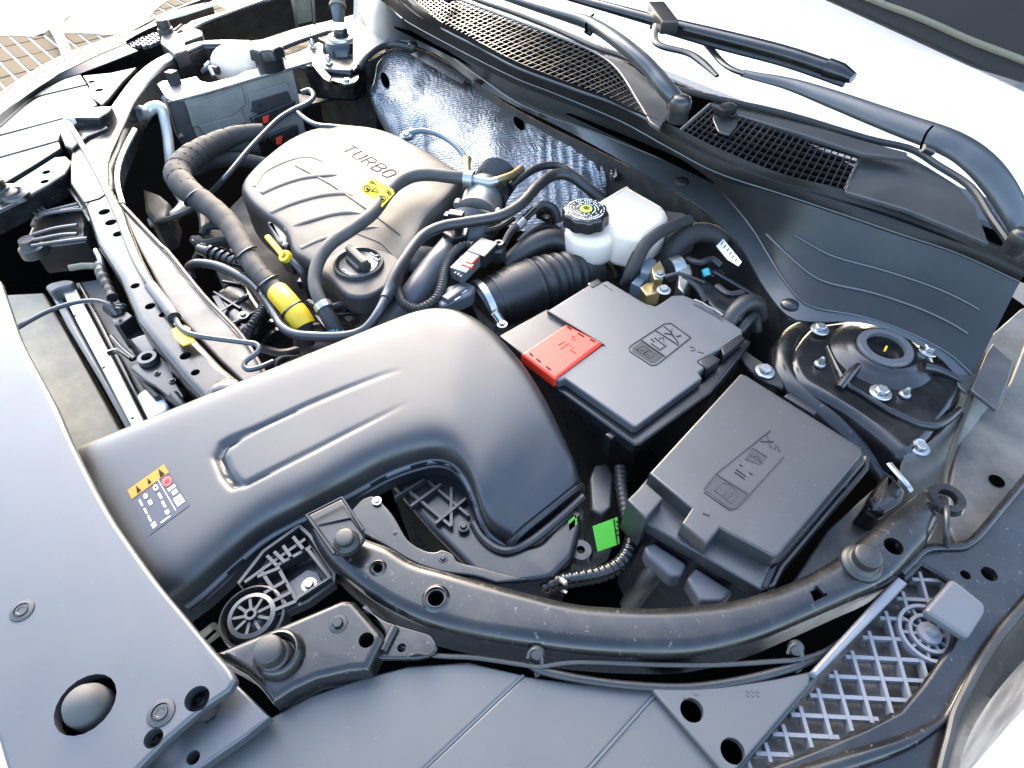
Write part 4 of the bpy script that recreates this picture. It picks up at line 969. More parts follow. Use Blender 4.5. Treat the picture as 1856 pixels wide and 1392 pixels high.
# ------------------------------------------------------------------ heat shield
up_ = [P(*p) for p in ((684, 152, .925), (690, 128, .93), (704, 100, .935), (738, 92, .938), (800, 116, .938), (848, 150, .938), (930, 197, .938), (1000, 236, .938), (1060, 268, .938), (1108, 296, .936), (1118, 318, .93))]
lo_ = [P(*p) for p in ((684, 200, .86), (700, 235, .85), (738, 275, .85), (790, 320, .85), (840, 360, .85), (890, 395, .85), (950, 420, .85), (1010, 425, .85), (1070, 420, .85), (1110, 380, .86), (1122, 335, .90))]
hsr = []
A_, B_ = resample(crom(up_, 6), 120), resample(crom(lo_, 6), 120)
for k in range(61):
    t = k / 60; row = []
    for i in range(120):
        p = A_[i].lerp(B_[i], t); u_ = i / 119
        n_ = Vector((0.15, -0.85, 0.5))
        d = 0.012 * math.sin(math.pi * t) + 0.010 * noise.noise(p * 9) + 0.006 * abs(noise.noise(p * 22 + Vector((3, 1, 5))))
        d += 0.016 * math.exp(-((u_ - .62) / .05) ** 2) * math.sin(math.pi * t) - 0.010 * math.exp(-((u_ - .30) / .03) ** 2) * t
        d += 0.0035 * math.sin(u_ * 210) * (1 if u_ > .74 else 0) * math.sin(math.pi * min(1, t * 1.2))
        row.append(p + n_ * d)
    hsr.append(row)
bm = grid(hsr); bvh_h = BV(bm)
bmesh.ops.solidify(bm, geom=bm.faces[:], thickness=.001)
hs = thing('heat_shield', 'crinkled silver foil heat shield on the firewall behind the engine', 'heat shield', P(850, 240, .9))
obj('foil', bm, M_foil, hs, ang=80, wnm=False)
def patch(bvh, u, v, ru, rv, ang, off=.0012, n=18):
    bm = bmesh.new(); vs = []
    for k in range(n):
        a = 2 * math.pi * k / n; x, y = ru * math.cos(a), rv * math.sin(a)
        s = S(bvh, u + x * math.cos(ang) - y * math.sin(ang), v + x * math.sin(ang) + y * math.cos(ang), off)
        if s: vs.append(bm.verts.new(s))
    if len(vs) > 2: bm.faces.new(vs)
    return bm
for (u, v, a, b, g_) in ((698, 146, 7, 15, -.35), (941, 224, 8, 14, -.6), (1018, 247, 6, 9, -.5), (980, 229, 3, 4, 0)):
    obj('cutout', patch(bvh_h, u, v, a, b, g_), M_void, hs, wnm=False)
lbm = frame(P(792, 118, .95), P(840, 140, .95) - P(745, 96, .95), Vector((0, -.5, .8)))
obj('edge_label', tilted([(744, 98), (760, 92), (846, 140), (838, 152)], lbm, .001, 0), M_smooth, hs)
obj('label_print', [tube([lbm @ Vector((*onplane(lbm, 764 + 9 * k, 103 + 5 * k), .0006)), lbm @ Vector((*onplane(lbm, 770 + 9 * k, 108 + 5 * k), .0006))], .0008, seg=4) for k in range(8)], M_bead, hs, kind='stuff')
tag(obj('grommet_lip', tubeuv([(652, 122, .935), (664, 104, .945), (684, 88, .95), (706, 80, .952), (730, 82, .952), (752, 88, .95)], 6, seg=10), M_rubber), 'black rubber lip curling round the far top corner of the heat shield', 'seal')

# ------------------------------------------------------------------ engine cover
ec = thing('engine_cover', 'grey brown plastic engine cover with raised ribs and TURBO lettering', 'engine cover', P(650, 370, .92))
out_uv = smooth_uv([(436, 345), (452, 318), (490, 285), (535, 254), (575, 238), (620, 233), (672, 237), (720, 252), (765, 276), (810, 304), (840, 326), (836, 350), (812, 382), (782, 412), (764, 446), (738, 484), (708, 524), (668, 544), (622, 538), (590, 512), (560, 488), (532, 470), (522, 440), (505, 418), (478, 398), (452, 374)], 4, True)
zE = .915
ol = [P(u, v, zE) for u, v in out_uv]
cx = sum((p for p in ol), Vector()) / len(ol)
def cover_z(p):
    # gentle crown, falling towards the front
    d = (p - cx)
    return zE + .018 - .14 * (d.x * d.x + d.y * d.y) - .05 * max(0, -d.y)
rings = []
for k in (1.0, .997, .99, .98, .965, .95, .93, .87, .8, .7, .58, .45, .32, .2, .1):
    edge_ = (1 - k)
    e2 = min(1, edge_ / .07); hh = math.sqrt(max(0, 1 - (1 - e2) ** 2))
    rings.append([Vector(((p - cx).x * k + cx.x, (p - cx).y * k + cx.y, 0)) for p in ol])
    for q in rings[-1]:
        zz = cover_z(q); q.z = zE - .012 + (zz - zE + .012) * hh
side = [Vector((p.x, p.y, zE - .06)) for p in ol]
bm = grid([side] + rings, closed=True)
bm.faces.new([v for v in bm.verts][-len(ol):])
bvh_e = BV(bm)
obj('cover_shell', bm, M_cover, ec, ang=60, wnm=False)
for l, w in (([(474, 350), (510, 334), (550, 322), (596, 317), (612, 318)], .007), ([(462, 338), (480, 312), (520, 292), (556, 284), (580, 290), (590, 300)], .004), ([(490, 385), (530, 368), (580, 354), (622, 350), (642, 356)], .007),
             ([(516, 418), (552, 402), (600, 388), (632, 384), (660, 388)], .007), ([(545, 450), (580, 434), (630, 420), (668, 412), (690, 412)], .005)):
    q = [S(bvh_e, u, v, -.0005) for u, v in l]
    n_ = len(q)
    obj('raised_rib', tube(q, [w * .8] + [w * .9] * (n_ - 2) + [w * .15], seg=12, flat=.42, up=UPV), M_cover, ec)
obj('long_seam', strokes([[(536, 300), (600, 334), (664, 378), (724, 424), (752, 448)]], w=.0016, bvh=bvh_e), M_cover, ec)
obj('long_seam', strokes([[(640, 420), (690, 440), (720, 470), (736, 482)]], w=.0009, bvh=bvh_e), M_cover, ec)
# lettering stands on the cover
tx = (P(712, 316, .93) - P(620, 262, .93)); 
seg_letters = {'T': [[(0, 1), (.8, 1)], [(.4, 1), (.4, 0)]], 'U': [[(0, 1), (0, .2), (.2, 0), (.6, 0), (.8, .2), (.8, 1)]], 'R': [[(0, 0), (0, 1), (.6, 1), (.8, .8), (.8, .65), (.6, .5), (0, .5)], [(.4, .5), (.8, 0)]],
               'B': [[(0, 0), (0, 1), (.6, 1), (.8, .85), (.8, .65), (.6, .52), (0, .52)], [(.6, .52), (.8, .38), (.8, .15), (.6, 0), (0, 0)]], 'O': [[(.2, 0), (0, .2), (0, .8), (.2, 1), (.6, 1), (.8, .8), (.8, .2), (.6, 0), (.2, 0)]]}
ba, bb, hv = Vector((618, 272)), Vector((700, 322)), Vector((20, -9))
for i, ch in enumerate('TURBO'):
    o_ = ba.lerp(bb, i / 4.6); dx = (bb - ba) / 4.6 * .82
    lines = [[tuple(o_ + dx * x + hv * y) for x, y in l] for l in seg_letters[ch]]
    obj('letter', strokes(lines, w=.0008, bvh=bvh_e, off=.0002, seg=5), M_ink, ec, wnm=False)
obj('filler_pad', panel(smooth_uv([(574, 484), (600, 462), (640, 444), (690, 452), (726, 470), (712, 508), (668, 536), (628, 534), (600, 508)], 3, True), .936, .03, .005, res=3), M_cover, ec)
q = px(652, 477, .938, 1); cc = P(650, 478, .938)
oc = thing('oil_filler_cap', 'round oil filler cap with a raised grip bar, set in the engine cover', 'cap', cc)
obj('collar', lathe([(46 * q, -.004), (45 * q, .003), (41 * q, .004), (38 * q, 0), (37 * q, -.004)], loc=cc, seg=40), M_cover, oc)
obj('cap_disc', lathe([(0, .001), (35 * q, .001), (37 * q, -.003)], loc=cc, seg=40), M_plastic, oc)
gM_ = Matrix.Translation(cc) @ Matrix.Rotation(math.atan2((P(672, 496, .95) - P(634, 460, .95)).y, (P(672, 496, .95) - P(634, 460, .95)).x), 4, 'Z')
obj('grip', [box(gM_, 62 * q, 15 * q, .016, .003), box(gM_, 46 * q, 30 * q, .007, .003)], M_cover, oc)
obj('cap_mark', strokes([[(672, 458), (680, 464), (688, 462)], [(676, 466), (684, 472), (690, 468)], [(622, 488), (630, 494)], [(626, 494), (636, 498)]], .9395, .0008), M_lwhite, oc, wnm=False)
cc_ = thing('cover_plug', 'small dark round plug pushed under the front edge of the engine cover', 'plug', P(515, 415, .90))
obj('plug_body', panel([(480, 400), (505, 396), (526, 405), (530, 425), (520, 448), (500, 440)], .918, .05, .008, rnd=.004), M_plastic, cc_)

# ------------------------------------------------------------------ engine parts in the dark in front of the cover
def lump(name, label, cat, uv, z, th, m, **k):
    return tag(obj(name, panel(uv, z, th, k.pop('bev', .004), **k), m), label, cat)
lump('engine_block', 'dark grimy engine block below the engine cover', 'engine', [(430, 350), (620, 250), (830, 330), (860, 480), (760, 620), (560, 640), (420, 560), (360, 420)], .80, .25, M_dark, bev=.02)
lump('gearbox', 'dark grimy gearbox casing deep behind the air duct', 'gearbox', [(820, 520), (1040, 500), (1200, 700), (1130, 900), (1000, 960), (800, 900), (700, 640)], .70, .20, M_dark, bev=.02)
al = thing('oil_filter_housing', 'shiny black ribbed housing below the bundled harness', 'housing', P(450, 545, .87))
obj('shell', panel([(384, 528), (412, 506), (452, 512), (470, 540), (486, 562), (470, 590), (430, 606), (406, 580), (386, 552)], .885, .09, .012, rnd=.006, res=3), M_gloss, al)
obj('neck', tube([P(470, 590, .85), P(510, 628, .84)], px(480, 600, .85, 34), seg=24, smooth=False), M_gloss, al)
for k in range(3):
    obj('ring', tube([P(478 + 14 * k, 596 + 14 * k, .85), P(482 + 14 * k, 600 + 14 * k, .85)], px(480, 600, .85, 37), seg=24, smooth=False), M_gloss, al)
for l in ([(388, 530), (436, 560)], [(400, 566), (450, 534)], [(414, 590), (474, 560)], [(404, 510), (436, 516)]):
    obj('rib', tube([P(u, v, .887) for u, v in l], .0022, seg=6, smooth=False), M_gloss, al)
put('bolt', BOLT, al, P(441, 572, .889), px(441, 572, .889, 10))
obj('side_plate', panel([(384, 536), (396, 534), (412, 560), (404, 574)], .888, .004, .001), M_grey, al)
tag(obj('conduit', tubeuv([(482, 548, .89), (470, 570, .89), (456, 592, .885), (446, 615, .87)], 8, rib=(.004, .2)), M_rubber), 'short black corrugated conduit beside the shiny filter housing', 'conduit')
conn = thing('injector_plug', 'black ribbed electrical plug beside the bundled harness', 'connector', P(395, 462, .90))
obj('plug_body', tubeuv([(362, 452, .90), (385, 460, .90), (430, 478, .90), (446, 484, .90)], [11, 13, 14, 10], seg=10, smooth=False), M_gloss, conn)
for k in range(5): obj('ring', tubeuv([(384 + 11 * k, 459 + 4 * k, .90), (388 + 11 * k, 461 + 4 * k, .90)], 17, seg=12, smooth=False), M_gloss, conn)
for i, (pts, r) in enumerate((([(366, 425, .90), (376, 412, .905), (400, 410, .905), (420, 420, .90), (425, 440, .89)], 7), ([(352, 435, .89), (372, 442, .895), (410, 436, .90), (430, 446, .89)], 9), ([(385, 398, .90), (400, 404, .905), (412, 398, .90), (424, 412, .90)], 6))):
    tag(obj('taped_wire', tubeuv(pts, r, seg=8), M_tape), ('looped taped wire nearest the far rail', 'taped wire crossing under the looped one', 'short taped wire curl above the looped wires')[i], 'wire', 'taped wires beside the harness')
# thick taped harness
ha = thing('main_harness', 'thick grey cloth taped wiring harness bending along the front of the engine', 'wiring harness', P(420, 400, .93))
TR = [(478, 240, .915), (430, 246, .92), (386, 262, .925), (345, 286, .93), (322, 316, .93), (342, 346, .93), (378, 372, .93), (412, 402, .93), (438, 444, .93), (462, 486, .93), (494, 522, .928), (520, 548, .925), (545, 582, .915), (552, 622, .89)]
TRR = [15, 17, 19, 22, 23, 22, 20, 19, 18.5, 18, 18, 18.5, 19, 19]
obj('trunk', tubeuv(TR, TRR, seg=18, rib=(.031, .035)), M_tape, ha)
obj('tape_edge', helix([P(*p) for p in TR], [px(*p, r) for p, r in zip(TR, TRR)], .017, lift=1.035), M_tape, ha, wnm=False)
obj('branch', tubeuv([(470, 268, .90), (420, 268, .905), (372, 274, .912), (345, 296, .915)], [12, 13, 14, 16], seg=12), M_tape, ha)
obj('branch', tubeuv([(490, 300, .89), (440, 290, .895), (390, 290, .90), (350, 302, .91)], [12, 13, 15, 16], seg=12), M_tape, ha)
obj('yellow_wrap', tubeuv([(504, 530, .9275), (520, 548, .9265), (531, 562, .9225)], [20.5, 21, 21], seg=20), M_yellow, ha)
obj('yellow_wrap', tubeuv([(533, 562, .923), (541, 574, .919), (552, 592, .911)], [21, 22, 21.5], seg=20), M_yellow, ha)
for (u, v, z) in ((531, 560, .923), (356, 358, .931), (447, 462, .931), (486, 514, .929)):
    c = P(u, v, z); q = px(u, v, z, 1)
    obj('cable_tie', tube([c + (RT * math.cos(a) * .75 + CUP * math.sin(a) * -.1 + VIEW * 0) * 23 * q + UPV * .0 + (CUP * .62 * math.cos(a) - VIEW * math.sin(a)) * 23 * q for a in [R(20 * k) for k in range(10)]], 2.2 * q, seg=6), M_smooth, ha)
# dipstick
ds = thing('oil_dipstick', 'yellow oil dipstick handle standing beside the harness', 'dipstick', P(515, 460, .93))
obj('handle', tubeuv([(484, 428, .945), (500, 447, .943), (514, 464, .94)], 5.5, seg=6, smooth=False, flat=.6), M_yellow, ds)
q = px(520, 464, .94, 1)
obj('collar', lathe([(5 * q, -.002), (11 * q, -.002), (12 * q, .002), (11 * q, .005), (5 * q, .005), (5 * q, -.002)], frame(P(519, 466, .938), RT, Vector((.1, -.5, .8))), seg=18), M_yellow, ds)
obj('tube', tubeuv([(526, 470, .935), (545, 492, .925), (556, 520, .90), (566, 545, .87)], 6, seg=10), M_pipe, ds)

# ------------------------------------------------------------------ pipes and hoses
tag(obj('coolant_pipe', tubeuv([(346, 506, .885), (342, 488, .895), (356, 478, .905), (392, 482, .91), (430, 498, .912), (462, 518, .914), (486, 548, .915), (502, 576, .916), (514, 594, .918), (536, 606, .92), (580, 610, .922), (630, 608, .925), (662, 596, .93), (686, 566, .937), (704, 530, .942)], 9, seg=14), M_pipe),
    'bent grey metal coolant pipe running in front of the engine to the black hose', 'pipe')
obj_h = thing('vacuum_hose', 'long smooth black hose arching over the near edge of the engine cover', 'hose', P(760, 430, .95))
obj('hose', tubeuv([(704, 530, .942), (712, 505, .946), (732, 472, .95), (764, 430, .953), (800, 411, .953), (850, 402, .953), (905, 392, .953), (944, 370, .953), (974, 338, .952), (1002, 318, .95), (1032, 318, .948), (1062, 338, .94), (1096, 366, .925)], 10, seg=14), M_rubber, obj_h)
obj('sleeve', tubeuv([(698, 542, .941), (704, 530, .942), (709, 516, .945)], 11, seg=14), M_pipe, obj_h)
obj('hose_clip', [box(at(828, 404, .945, .6), .020, .012, .016, .002)], M_smooth, obj_h)
tag(obj('vacuum_hose', tubeuv([(925, 338, .94), (950, 318, .945), (978, 303, .945), (1010, 300, .943), (1036, 314, .94), (1068, 338, .93)], 7, seg=12), M_rubber), 'thinner black hose from the brass fitting over the heat shield', 'hose')
for k, (u, v, z) in enumerate(((1044, 322, .948), (1056, 338, .944))):
    pass
br = thing('breather_hose', 'thick braided black hose with a yellow label crossing the engine cover', 'hose', P(690, 360, .95))
bp = [(846, 323, .955), (815, 320, .957), (780, 316, .957), (748, 319, .957), (720, 333, .957), (698, 356, .957), (676, 386, .957), (640, 414, .957), (602, 440, .955), (579, 470, .95), (570, 508, .942), (578, 540, .935), (594, 570, .925), (606, 598, .91)]
obj('hose', tubeuv(bp, 12, seg=16), M_braid, br)
obj('end_sleeve', tubeuv([(588, 560, .929), (598, 580, .921), (610, 602, .909)], 14, seg=14), M_rubber, br)
obj('clamp', tubeuv([(584, 552, .931), (590, 562, .928)], 17, seg=18, smooth=False), M_zinc, br)
obj('clamp', tubeuv([(842, 323, .955), (858, 325, .955)], 15, seg=18, smooth=False), M_alu, br)
obj('teal_collar', tubeuv([(606, 596, .912), (610, 606, .907)], 15, seg=14, smooth=False), M_teal, br)
obj('nozzle', tubeuv([(858, 325, .955), (888, 331, .955), (900, 328, .955)], 8, seg=12, smooth=False), M_alu, br)
obj('nozzle', tubeuv([(898, 328, .955), (928, 318, .953), (945, 306, .95)], 7, seg=10, smooth=False), M_brass, br)
obj('port', tubeuv([(848, 320, .955), (846, 298, .962), (846, 288, .965)], [7, 7, 9], seg=12, smooth=False), M_brass, br)
# yellow label wrapped as a flag round the hose
yM = frame(P(684, 349, .966), P(712, 366, .966) - P(664, 332, .966), Vector((0.05, -.25, .95)))
obj('label_flag', tilted([(653, 343), (674, 322), (712, 343), (715, 350), (692, 375), (684, 366)], yM, .0012, .0003), M_ylabel, br)
sq = lambda l, w=.0008: [tube([yM @ Vector((*onplane(yM, *p), .0007)) for p in x] , w, seg=4, smooth=False) for x in l]
def ring_uv(u, v, r, n=12): return [(u + r * math.cos(2 * math.pi * k / n), v + r * .95 * math.sin(2 * math.pi * k / n)) for k in range(n + 1)]
obj('label_print', sq([ring_uv(665.5, 342.5, 6), ring_uv(693, 361, 6), [(673, 347), (681, 341), (687, 349), (673, 347)], [(670, 330), (677, 334)], [(672, 328), (679, 332)], [(701, 344), (707, 348)], [(699, 347), (705, 351)], [(706, 348), (710, 352), (707, 355), (703, 351), (706, 348)], [(679, 333), (683, 336)], [(700, 356), (704, 359)]], .0006)
    + sq([[(664, 343), (669, 344)], [(691, 361), (696, 362)], [(666, 341), (667, 345)], [(693, 359), (694, 363)]], .0011), M_ink, br, kind='stuff')
tag(obj('grey_blue_hose', tubeuv([(738, 248, .93), (746, 240, .935), (770, 237, .937), (800, 246, .937), (826, 264, .935), (842, 284, .93), (848, 300, .925)], 5, seg=10), M_bluehose), 'thin grey blue hose looping in front of the foil shield', 'hose')
bb_ = tag(obj('sensor_elbow', [tubeuv([(730, 250, .925), (742, 246, .93), (748, 240, .93)], 8, seg=10), lathe([(0, .006), (.006, .006), (.007, 0)], loc=P(738, 246, .93), seg=12)], M_alu), 'small pale sensor elbow at the rear edge of the engine cover', 'sensor')
tag(obj('steel_line', tubeuv([(546, 168, .93), (562, 164, .933), (568, 176, .93), (556, 188, .93), (530, 200, .93), (505, 216, .928), (480, 240, .925), (450, 272, .92), (415, 314, .915), (392, 338, .90), (360, 372, .87)], 4.5, seg=8), M_pipe), 'thin grey line crossing from the far strut tower down past the harness', 'brake line')
tag(obj('steel_line', tubeuv([(532, 198, .927), (548, 212, .925), (572, 226, .925), (605, 230, .925), (640, 232, .91)], 4.5, seg=8), M_pipe), 'thin grey line branching to the rear edge of the engine cover', 'brake line')

# ------------------------------------------------------------------ throttle, turbo pipe, connectors
th = thing('throttle_pipe', 'pale cast throttle neck with a black ribbed hose behind it', 'throttle body', P(870, 385, .93))
ta, tb_ = P(884, 348, .925), P(862, 400, .925); td = (tb_ - ta).normalized()
qq = px(870, 380, .925, 1)
obj('ribbed_hose', tubeuv([(905, 318, .93), (890, 340, .928), (880, 358, .926)], 34, seg=24, rib=(.006, .10)), M_rubber, th)
obj('black_collar', tube([P(881, 352, .925), P(876, 364, .925)], 42 * qq, seg=32, smooth=False), M_rubber, th)
obj('cast_neck', tube([P(876, 362, .925), P(867, 384, .925), P(863, 394, .925)], [38 * qq, 36 * qq, 40 * qq], seg=32), M_alu, th)
for k in range(7):
    a = R(-70 + 38 * k)
    c = P(866, 388, .925); ax1 = td.orthogonal().normalized(); ax2 = td.cross(ax1)
    obj('lug', tube([c + (ax1 * math.cos(a) + ax2 * math.sin(a)) * 40 * qq, c + (ax1 * math.cos(a) + ax2 * math.sin(a)) * 40 * qq + td * .010], .0055, seg=10, smooth=False), M_alu, th)
obj('black_body', tube([P(860, 398, .922), P(852, 428, .91), P(838, 452, .90)], [42 * qq, 40 * qq, 30 * qq], seg=28), M_plastic, th)
obj('clamp', tube([P(880, 398, .92), P(876, 412, .915)], 30 * qq, seg=24, smooth=False), M_brass, th)
obj('bracket', [panel([(802, 398), (830, 392), (850, 412), (846, 426), (820, 432), (802, 420)], .935, .012, .002), box(at(815, 402, .936, .5), .012, .010, .012, .001), box(at(832, 412, .936, .5), .010, .010, .008, .001)], M_smooth, th, kind='stuff')
tag(obj('charge_pipe', tubeuv([(820, 440, .91), (802, 470, .91), (778, 500, .905), (752, 536, .90), (724, 566, .885), (690, 596, .86)], [20, 26, 27, 27, 26, 26], seg=24), M_grey), 'smooth light grey charge pipe sloping down behind the air duct', 'pipe')
tag(obj('foil_sleeve', tubeuv([(748, 500, .90), (756, 478, .905), (774, 466, .905), (796, 470, .90)], [14, 22, 20, 12], seg=14, rib=(.02, .12)), M_tape), 'crumpled dark cloth sleeve between black hose and grey charge pipe', 'sleeve')
tag(obj('conduit', tubeuv([(872, 458, .925), (856, 447, .93), (838, 448, .93), (818, 466, .93), (806, 492, .93), (800, 520, .928), (788, 544, .925), (760, 560, .92), (734, 552, .918), (722, 530, .915), (714, 514, .91)], 8, rib=(.0042, .22), seg=10), M_rubber), 'black corrugated conduit looping between sensor plug and vacuum hose', 'conduit')
sp = thing('sensor_plug', 'dark sensor plug with a red lock on top of the intake bellows', 'connector', P(850, 490, .935))
a_ = math.atan2((P(870, 470, .93) - P(800, 540, .93)).y, (P(870, 470, .93) - P(800, 540, .93)).x)
obj('socket', box(at(876, 468, .925, a_), .034, .026, .018, .002), M_smooth, sp)
obj('plug_body', box(at(845, 493, .925, a_), .040, .020, .017, .002), M_grey, sp)
obj('red_lock', box(at(856, 474, .944, a_), .016, .009, .004, .001), M_red, sp)
obj('red_lock', box(at(848, 484, .943, a_), .007, .014, .004, .001), M_red, sp)
obj('white_tab', box(at(843, 489, .942, a_), .010, .009, .003, .001), M_wplain, sp)
for k in range(3): obj('pin_rib', box(at(830 + 5 * k, 502 + 3 * k, .93, a_), .012, .003, .010, .0005), M_grey, sp)
sb = thing('slate_sensor', 'flat slate sensor housing lying between charge pipe and bellows', 'sensor', P(825, 530, .92))
obj('housing', panel([(786, 540), (808, 520), (842, 508), (862, 518), (856, 532), (800, 556)], .925, .02, .003, rnd=.003), M_grey, sb)
obj('housing_ridge', panel([(800, 536), (832, 516), (846, 520), (812, 544)], .930, .008, .002), M_grey, sb)
obj('mark', strokes([[(820, 540), (846, 526)], [(824, 544), (834, 538)]], .9255, .0009), M_lwhite, sb, wnm=False)
vv = thing('purge_valve', 'small black valve with a mounting eye beside the bellows', 'valve', P(905, 445, .93))
obj('valve_body', panel([(880, 440), (908, 434), (918, 446), (910, 456), (886, 456)], .935, .02, .003, rnd=.003), M_smooth, vv)
obj('eye', lathe([(.003, .004), (.006, .004), (.007, 0), (.003, 0), (.003, .004)], loc=P(904, 444, .936), seg=16), M_gloss, vv)
obj('pipe', tubeuv([(912, 444, .93), (926, 420, .935), (945, 402, .938), (968, 380, .94)], 7, seg=12), M_gloss, vv)
obj('pipe_joint', tubeuv([(936, 412, .936), (948, 400, .938)], 9, seg=12, smooth=False), M_alu, vv)
tag(obj('heater_hose', tubeuv([(918, 482, .90), (940, 462, .91), (966, 444, .915), (996, 434, .915), (1022, 438, .91), (1036, 456, .90), (1036, 486, .88)], [16, 18, 19, 19, 19, 18, 17], seg=18), M_rubber), 'thick matt black heater hose curving under the brake fluid tank', 'hose')
tag(obj('conduit', tubeuv([(1030, 440, .905), (1046, 452, .905), (1048, 475, .90), (1040, 496, .89)], 11, rib=(.005, .15), seg=12), M_rubber), 'short ribbed conduit next to the thick heater hose', 'conduit')
# intake bellows
ib = thing('intake_bellows', 'black rubber intake bellows leading from the air box to the engine', 'intake hose', P(950, 525, .89))
kq = px(950, 525, .90, 1)
obj('body', tubeuv([(872, 560, .885), (884, 553, .887), (888, 550, .888), (914, 540, .89), (940, 530, .89), (966, 520, .89)], [48, 49, 44, 48, 52, 50], seg=32, sub=4), M_rubber, ib)
obj('ribbed_part', tubeuv([(962, 522, .89), (984, 514, .89), (1006, 506, .888), (1030, 500, .885), (1048, 496, .88)], [48, 46, 43, 40, 34], seg=32, rib=(.0125, .11)), M_rubber, ib)
obj('end_cuff', tubeuv([(1046, 497, .88), (1062, 492, .878), (1078, 490, .875)], [38, 38, 36], seg=28, smooth=False), M_plastic, ib)
ca = P(878, 556, .886); cd = (P(966, 520, .89) - P(872, 560, .885)).normalized()
obj('hose_clamp', tube([ca - cd * .004, ca + cd * .004], 51 * kq, seg=36, smooth=False), M_zinc, ib)
obj('clamp_screw', tube([P(896, 566, .925), P(908, 584, .915)], .005, seg=10, smooth=False), M_zinc, ib)
put('bolt', BOLT, ib, P(910, 588, .917), px(910, 588, .917, 10))
for k in range(3): obj('body_ridge', tube([ca + cd * (.016 + .012 * k), ca + cd * (.020 + .012 * k)], (50 + k * 1.5) * kq, seg=36, smooth=False), M_rubber, ib)

# ------------------------------------------------------------------ brake fluid tank
rv = thing('brake_fluid_tank', 'translucent white brake fluid tank with a black knurled cap', 'fluid tank', P(1120, 400, .93))
obj('tank', panel([(1082, 362), (1131, 333), (1138, 334), (1204, 371), (1214, 388), (1210, 402), (1166, 430), (1120, 420), (1090, 400)], .948, .055, .011, rnd=.006, res=4, flare=.04), M_white, rv)
q = px(1062, 408, .94, 1)
obj('filler_neck', panel(smooth_uv([(1024, 408), (1040, 394), (1070, 388), (1104, 396), (1122, 412), (1112, 430), (1080, 438), (1040, 430)], 3, True), .938, .045, .012, res=4), M_white, rv)
obj('tank_seam', tube([P(u, v, .925) for u, v in ((1026, 420), (1050, 440), (1086, 446), (1120, 434), (1160, 446), (1206, 420), (1222, 396))], .002, seg=6), M_white, rv)
cz = .962; cc = P(1062, 380, cz); q = px(1062, 380, cz, 1)
bm = lathe([(0, .001), (10 * q, .001), (36 * q, 0), (39 * q, -.001), (41 * q, -.004), (42 * q, -.017), (38 * q, -.019), (0, -.019)], seg=48)
for v in bm.verts:
    r_ = math.hypot(v.co.x, v.co.y)
    if r_ > 35 * q:
        a = math.atan2(v.co.y, v.co.x); f = 1 + .045 * math.cos(10 * a); v.co.x *= f; v.co.y *= f
bmesh.ops.translate(bm, verts=bm.verts, vec=cc)
obj('cap', bm, M_smooth, rv, ang=50)
obj('cap_badge', lathe([(0, .0022), (11 * q, .0022), (11.5 * q, .001)], loc=cc, seg=24), mat('pale_green_print', (0.50, 0.62, 0.06), .45), rv)
obj('badge_mark', [tube([cc + RT * x * q + FH * y * q + UPV * .0028 for x, y in l], .0006, seg=4, smooth=False) for l in (((-5, 0), (-2, 4), (3, 4), (6, 0), (3, -4), (-2, -4), (-5, 0)), ((-1, -1), (2, 2)))], M_ink, rv, kind='stuff')
rings_ = []
rnd_ = random.Random(5)
for rr_, nn in ((17, 26), (22.5, 34), (28, 44), (33, 52)):
    for k in range(nn):
        if rnd_.random() < .22: continue
        a = 2 * math.pi * k / nn; d = Vector((math.cos(a), math.sin(a), 0)); e_ = Vector((-d.y, d.x, 0))
        rings_.append(tube([cc + d * rr_ * q + UPV * .0011 - e_ * 1.2 * q, cc + d * rr_ * q + UPV * .0011 + e_ * 1.2 * q], 1.15 * q, seg=4, smooth=False, flat=.4))
obj('cap_print', rings_, M_lwhite, rv, wnm=False, kind='stuff')
tag(obj('taped_cable', tubeuv([(1252, 398, .945), (1222, 408, .945), (1192, 424, .945), (1168, 446, .94), (1156, 470, .93), (1142, 498, .915), (1130, 514, .90)], [9, 10, 11, 12, 12, 11, 8], seg=12), M_tape), 'taped cable draped over the right side of the white tank', 'cable')
tag(obj('taped_cable', tubeuv([(1176, 430, .93), (1160, 452, .925), (1146, 476, .915), (1136, 500, .90)], [8, 9, 9, 8], seg=10), M_tape), 'short taped cable tucked beside the longer one by the white tank', 'cable')
tag(obj('taped_hose', tubeuv([(1316, 440, .92), (1290, 424, .928), (1262, 422, .93), (1236, 436, .925), (1218, 456, .915), (1206, 480, .90)], [15, 17, 18, 18, 17, 16], seg=16), M_tape), 'fat grey hose bending beside the scuttle flange with a white tag on its end', 'hose')
tag(obj('second_tank', panel([(1196, 378), (1240, 382), (1272, 402), (1230, 424), (1206, 420)], .93, .05, .008, rnd=.006), M_tan), 'dull beige plastic reservoir half hidden behind the white tank', 'tank')
wt = thing('white_barcode_tag', 'white printed paper tag under the scuttle flange', 'tag', P(1325, 455, .93))
wM_ = frame(P(1322, 455, .935), P(1340, 480, .92) - P(1310, 436, .945), Vector((-.45, -.3, .8)))
obj('tag_sheet', tilted([(1298, 446), (1311, 433), (1344, 474), (1338, 482), (1318, 470)], wM_, .0008, 0), M_wplain, wt)
obj('bars', [tube([wM_ @ Vector((*onplane(wM_, 1311 + 5 * k, 438 + 6.4 * k), .0005)), wM_ @ Vector((*onplane(wM_, 1307 + 5 * k, 444 + 6 * k), .0005))], .0007, seg=4) for k in range(6)], M_ink, wt, kind='stuff')
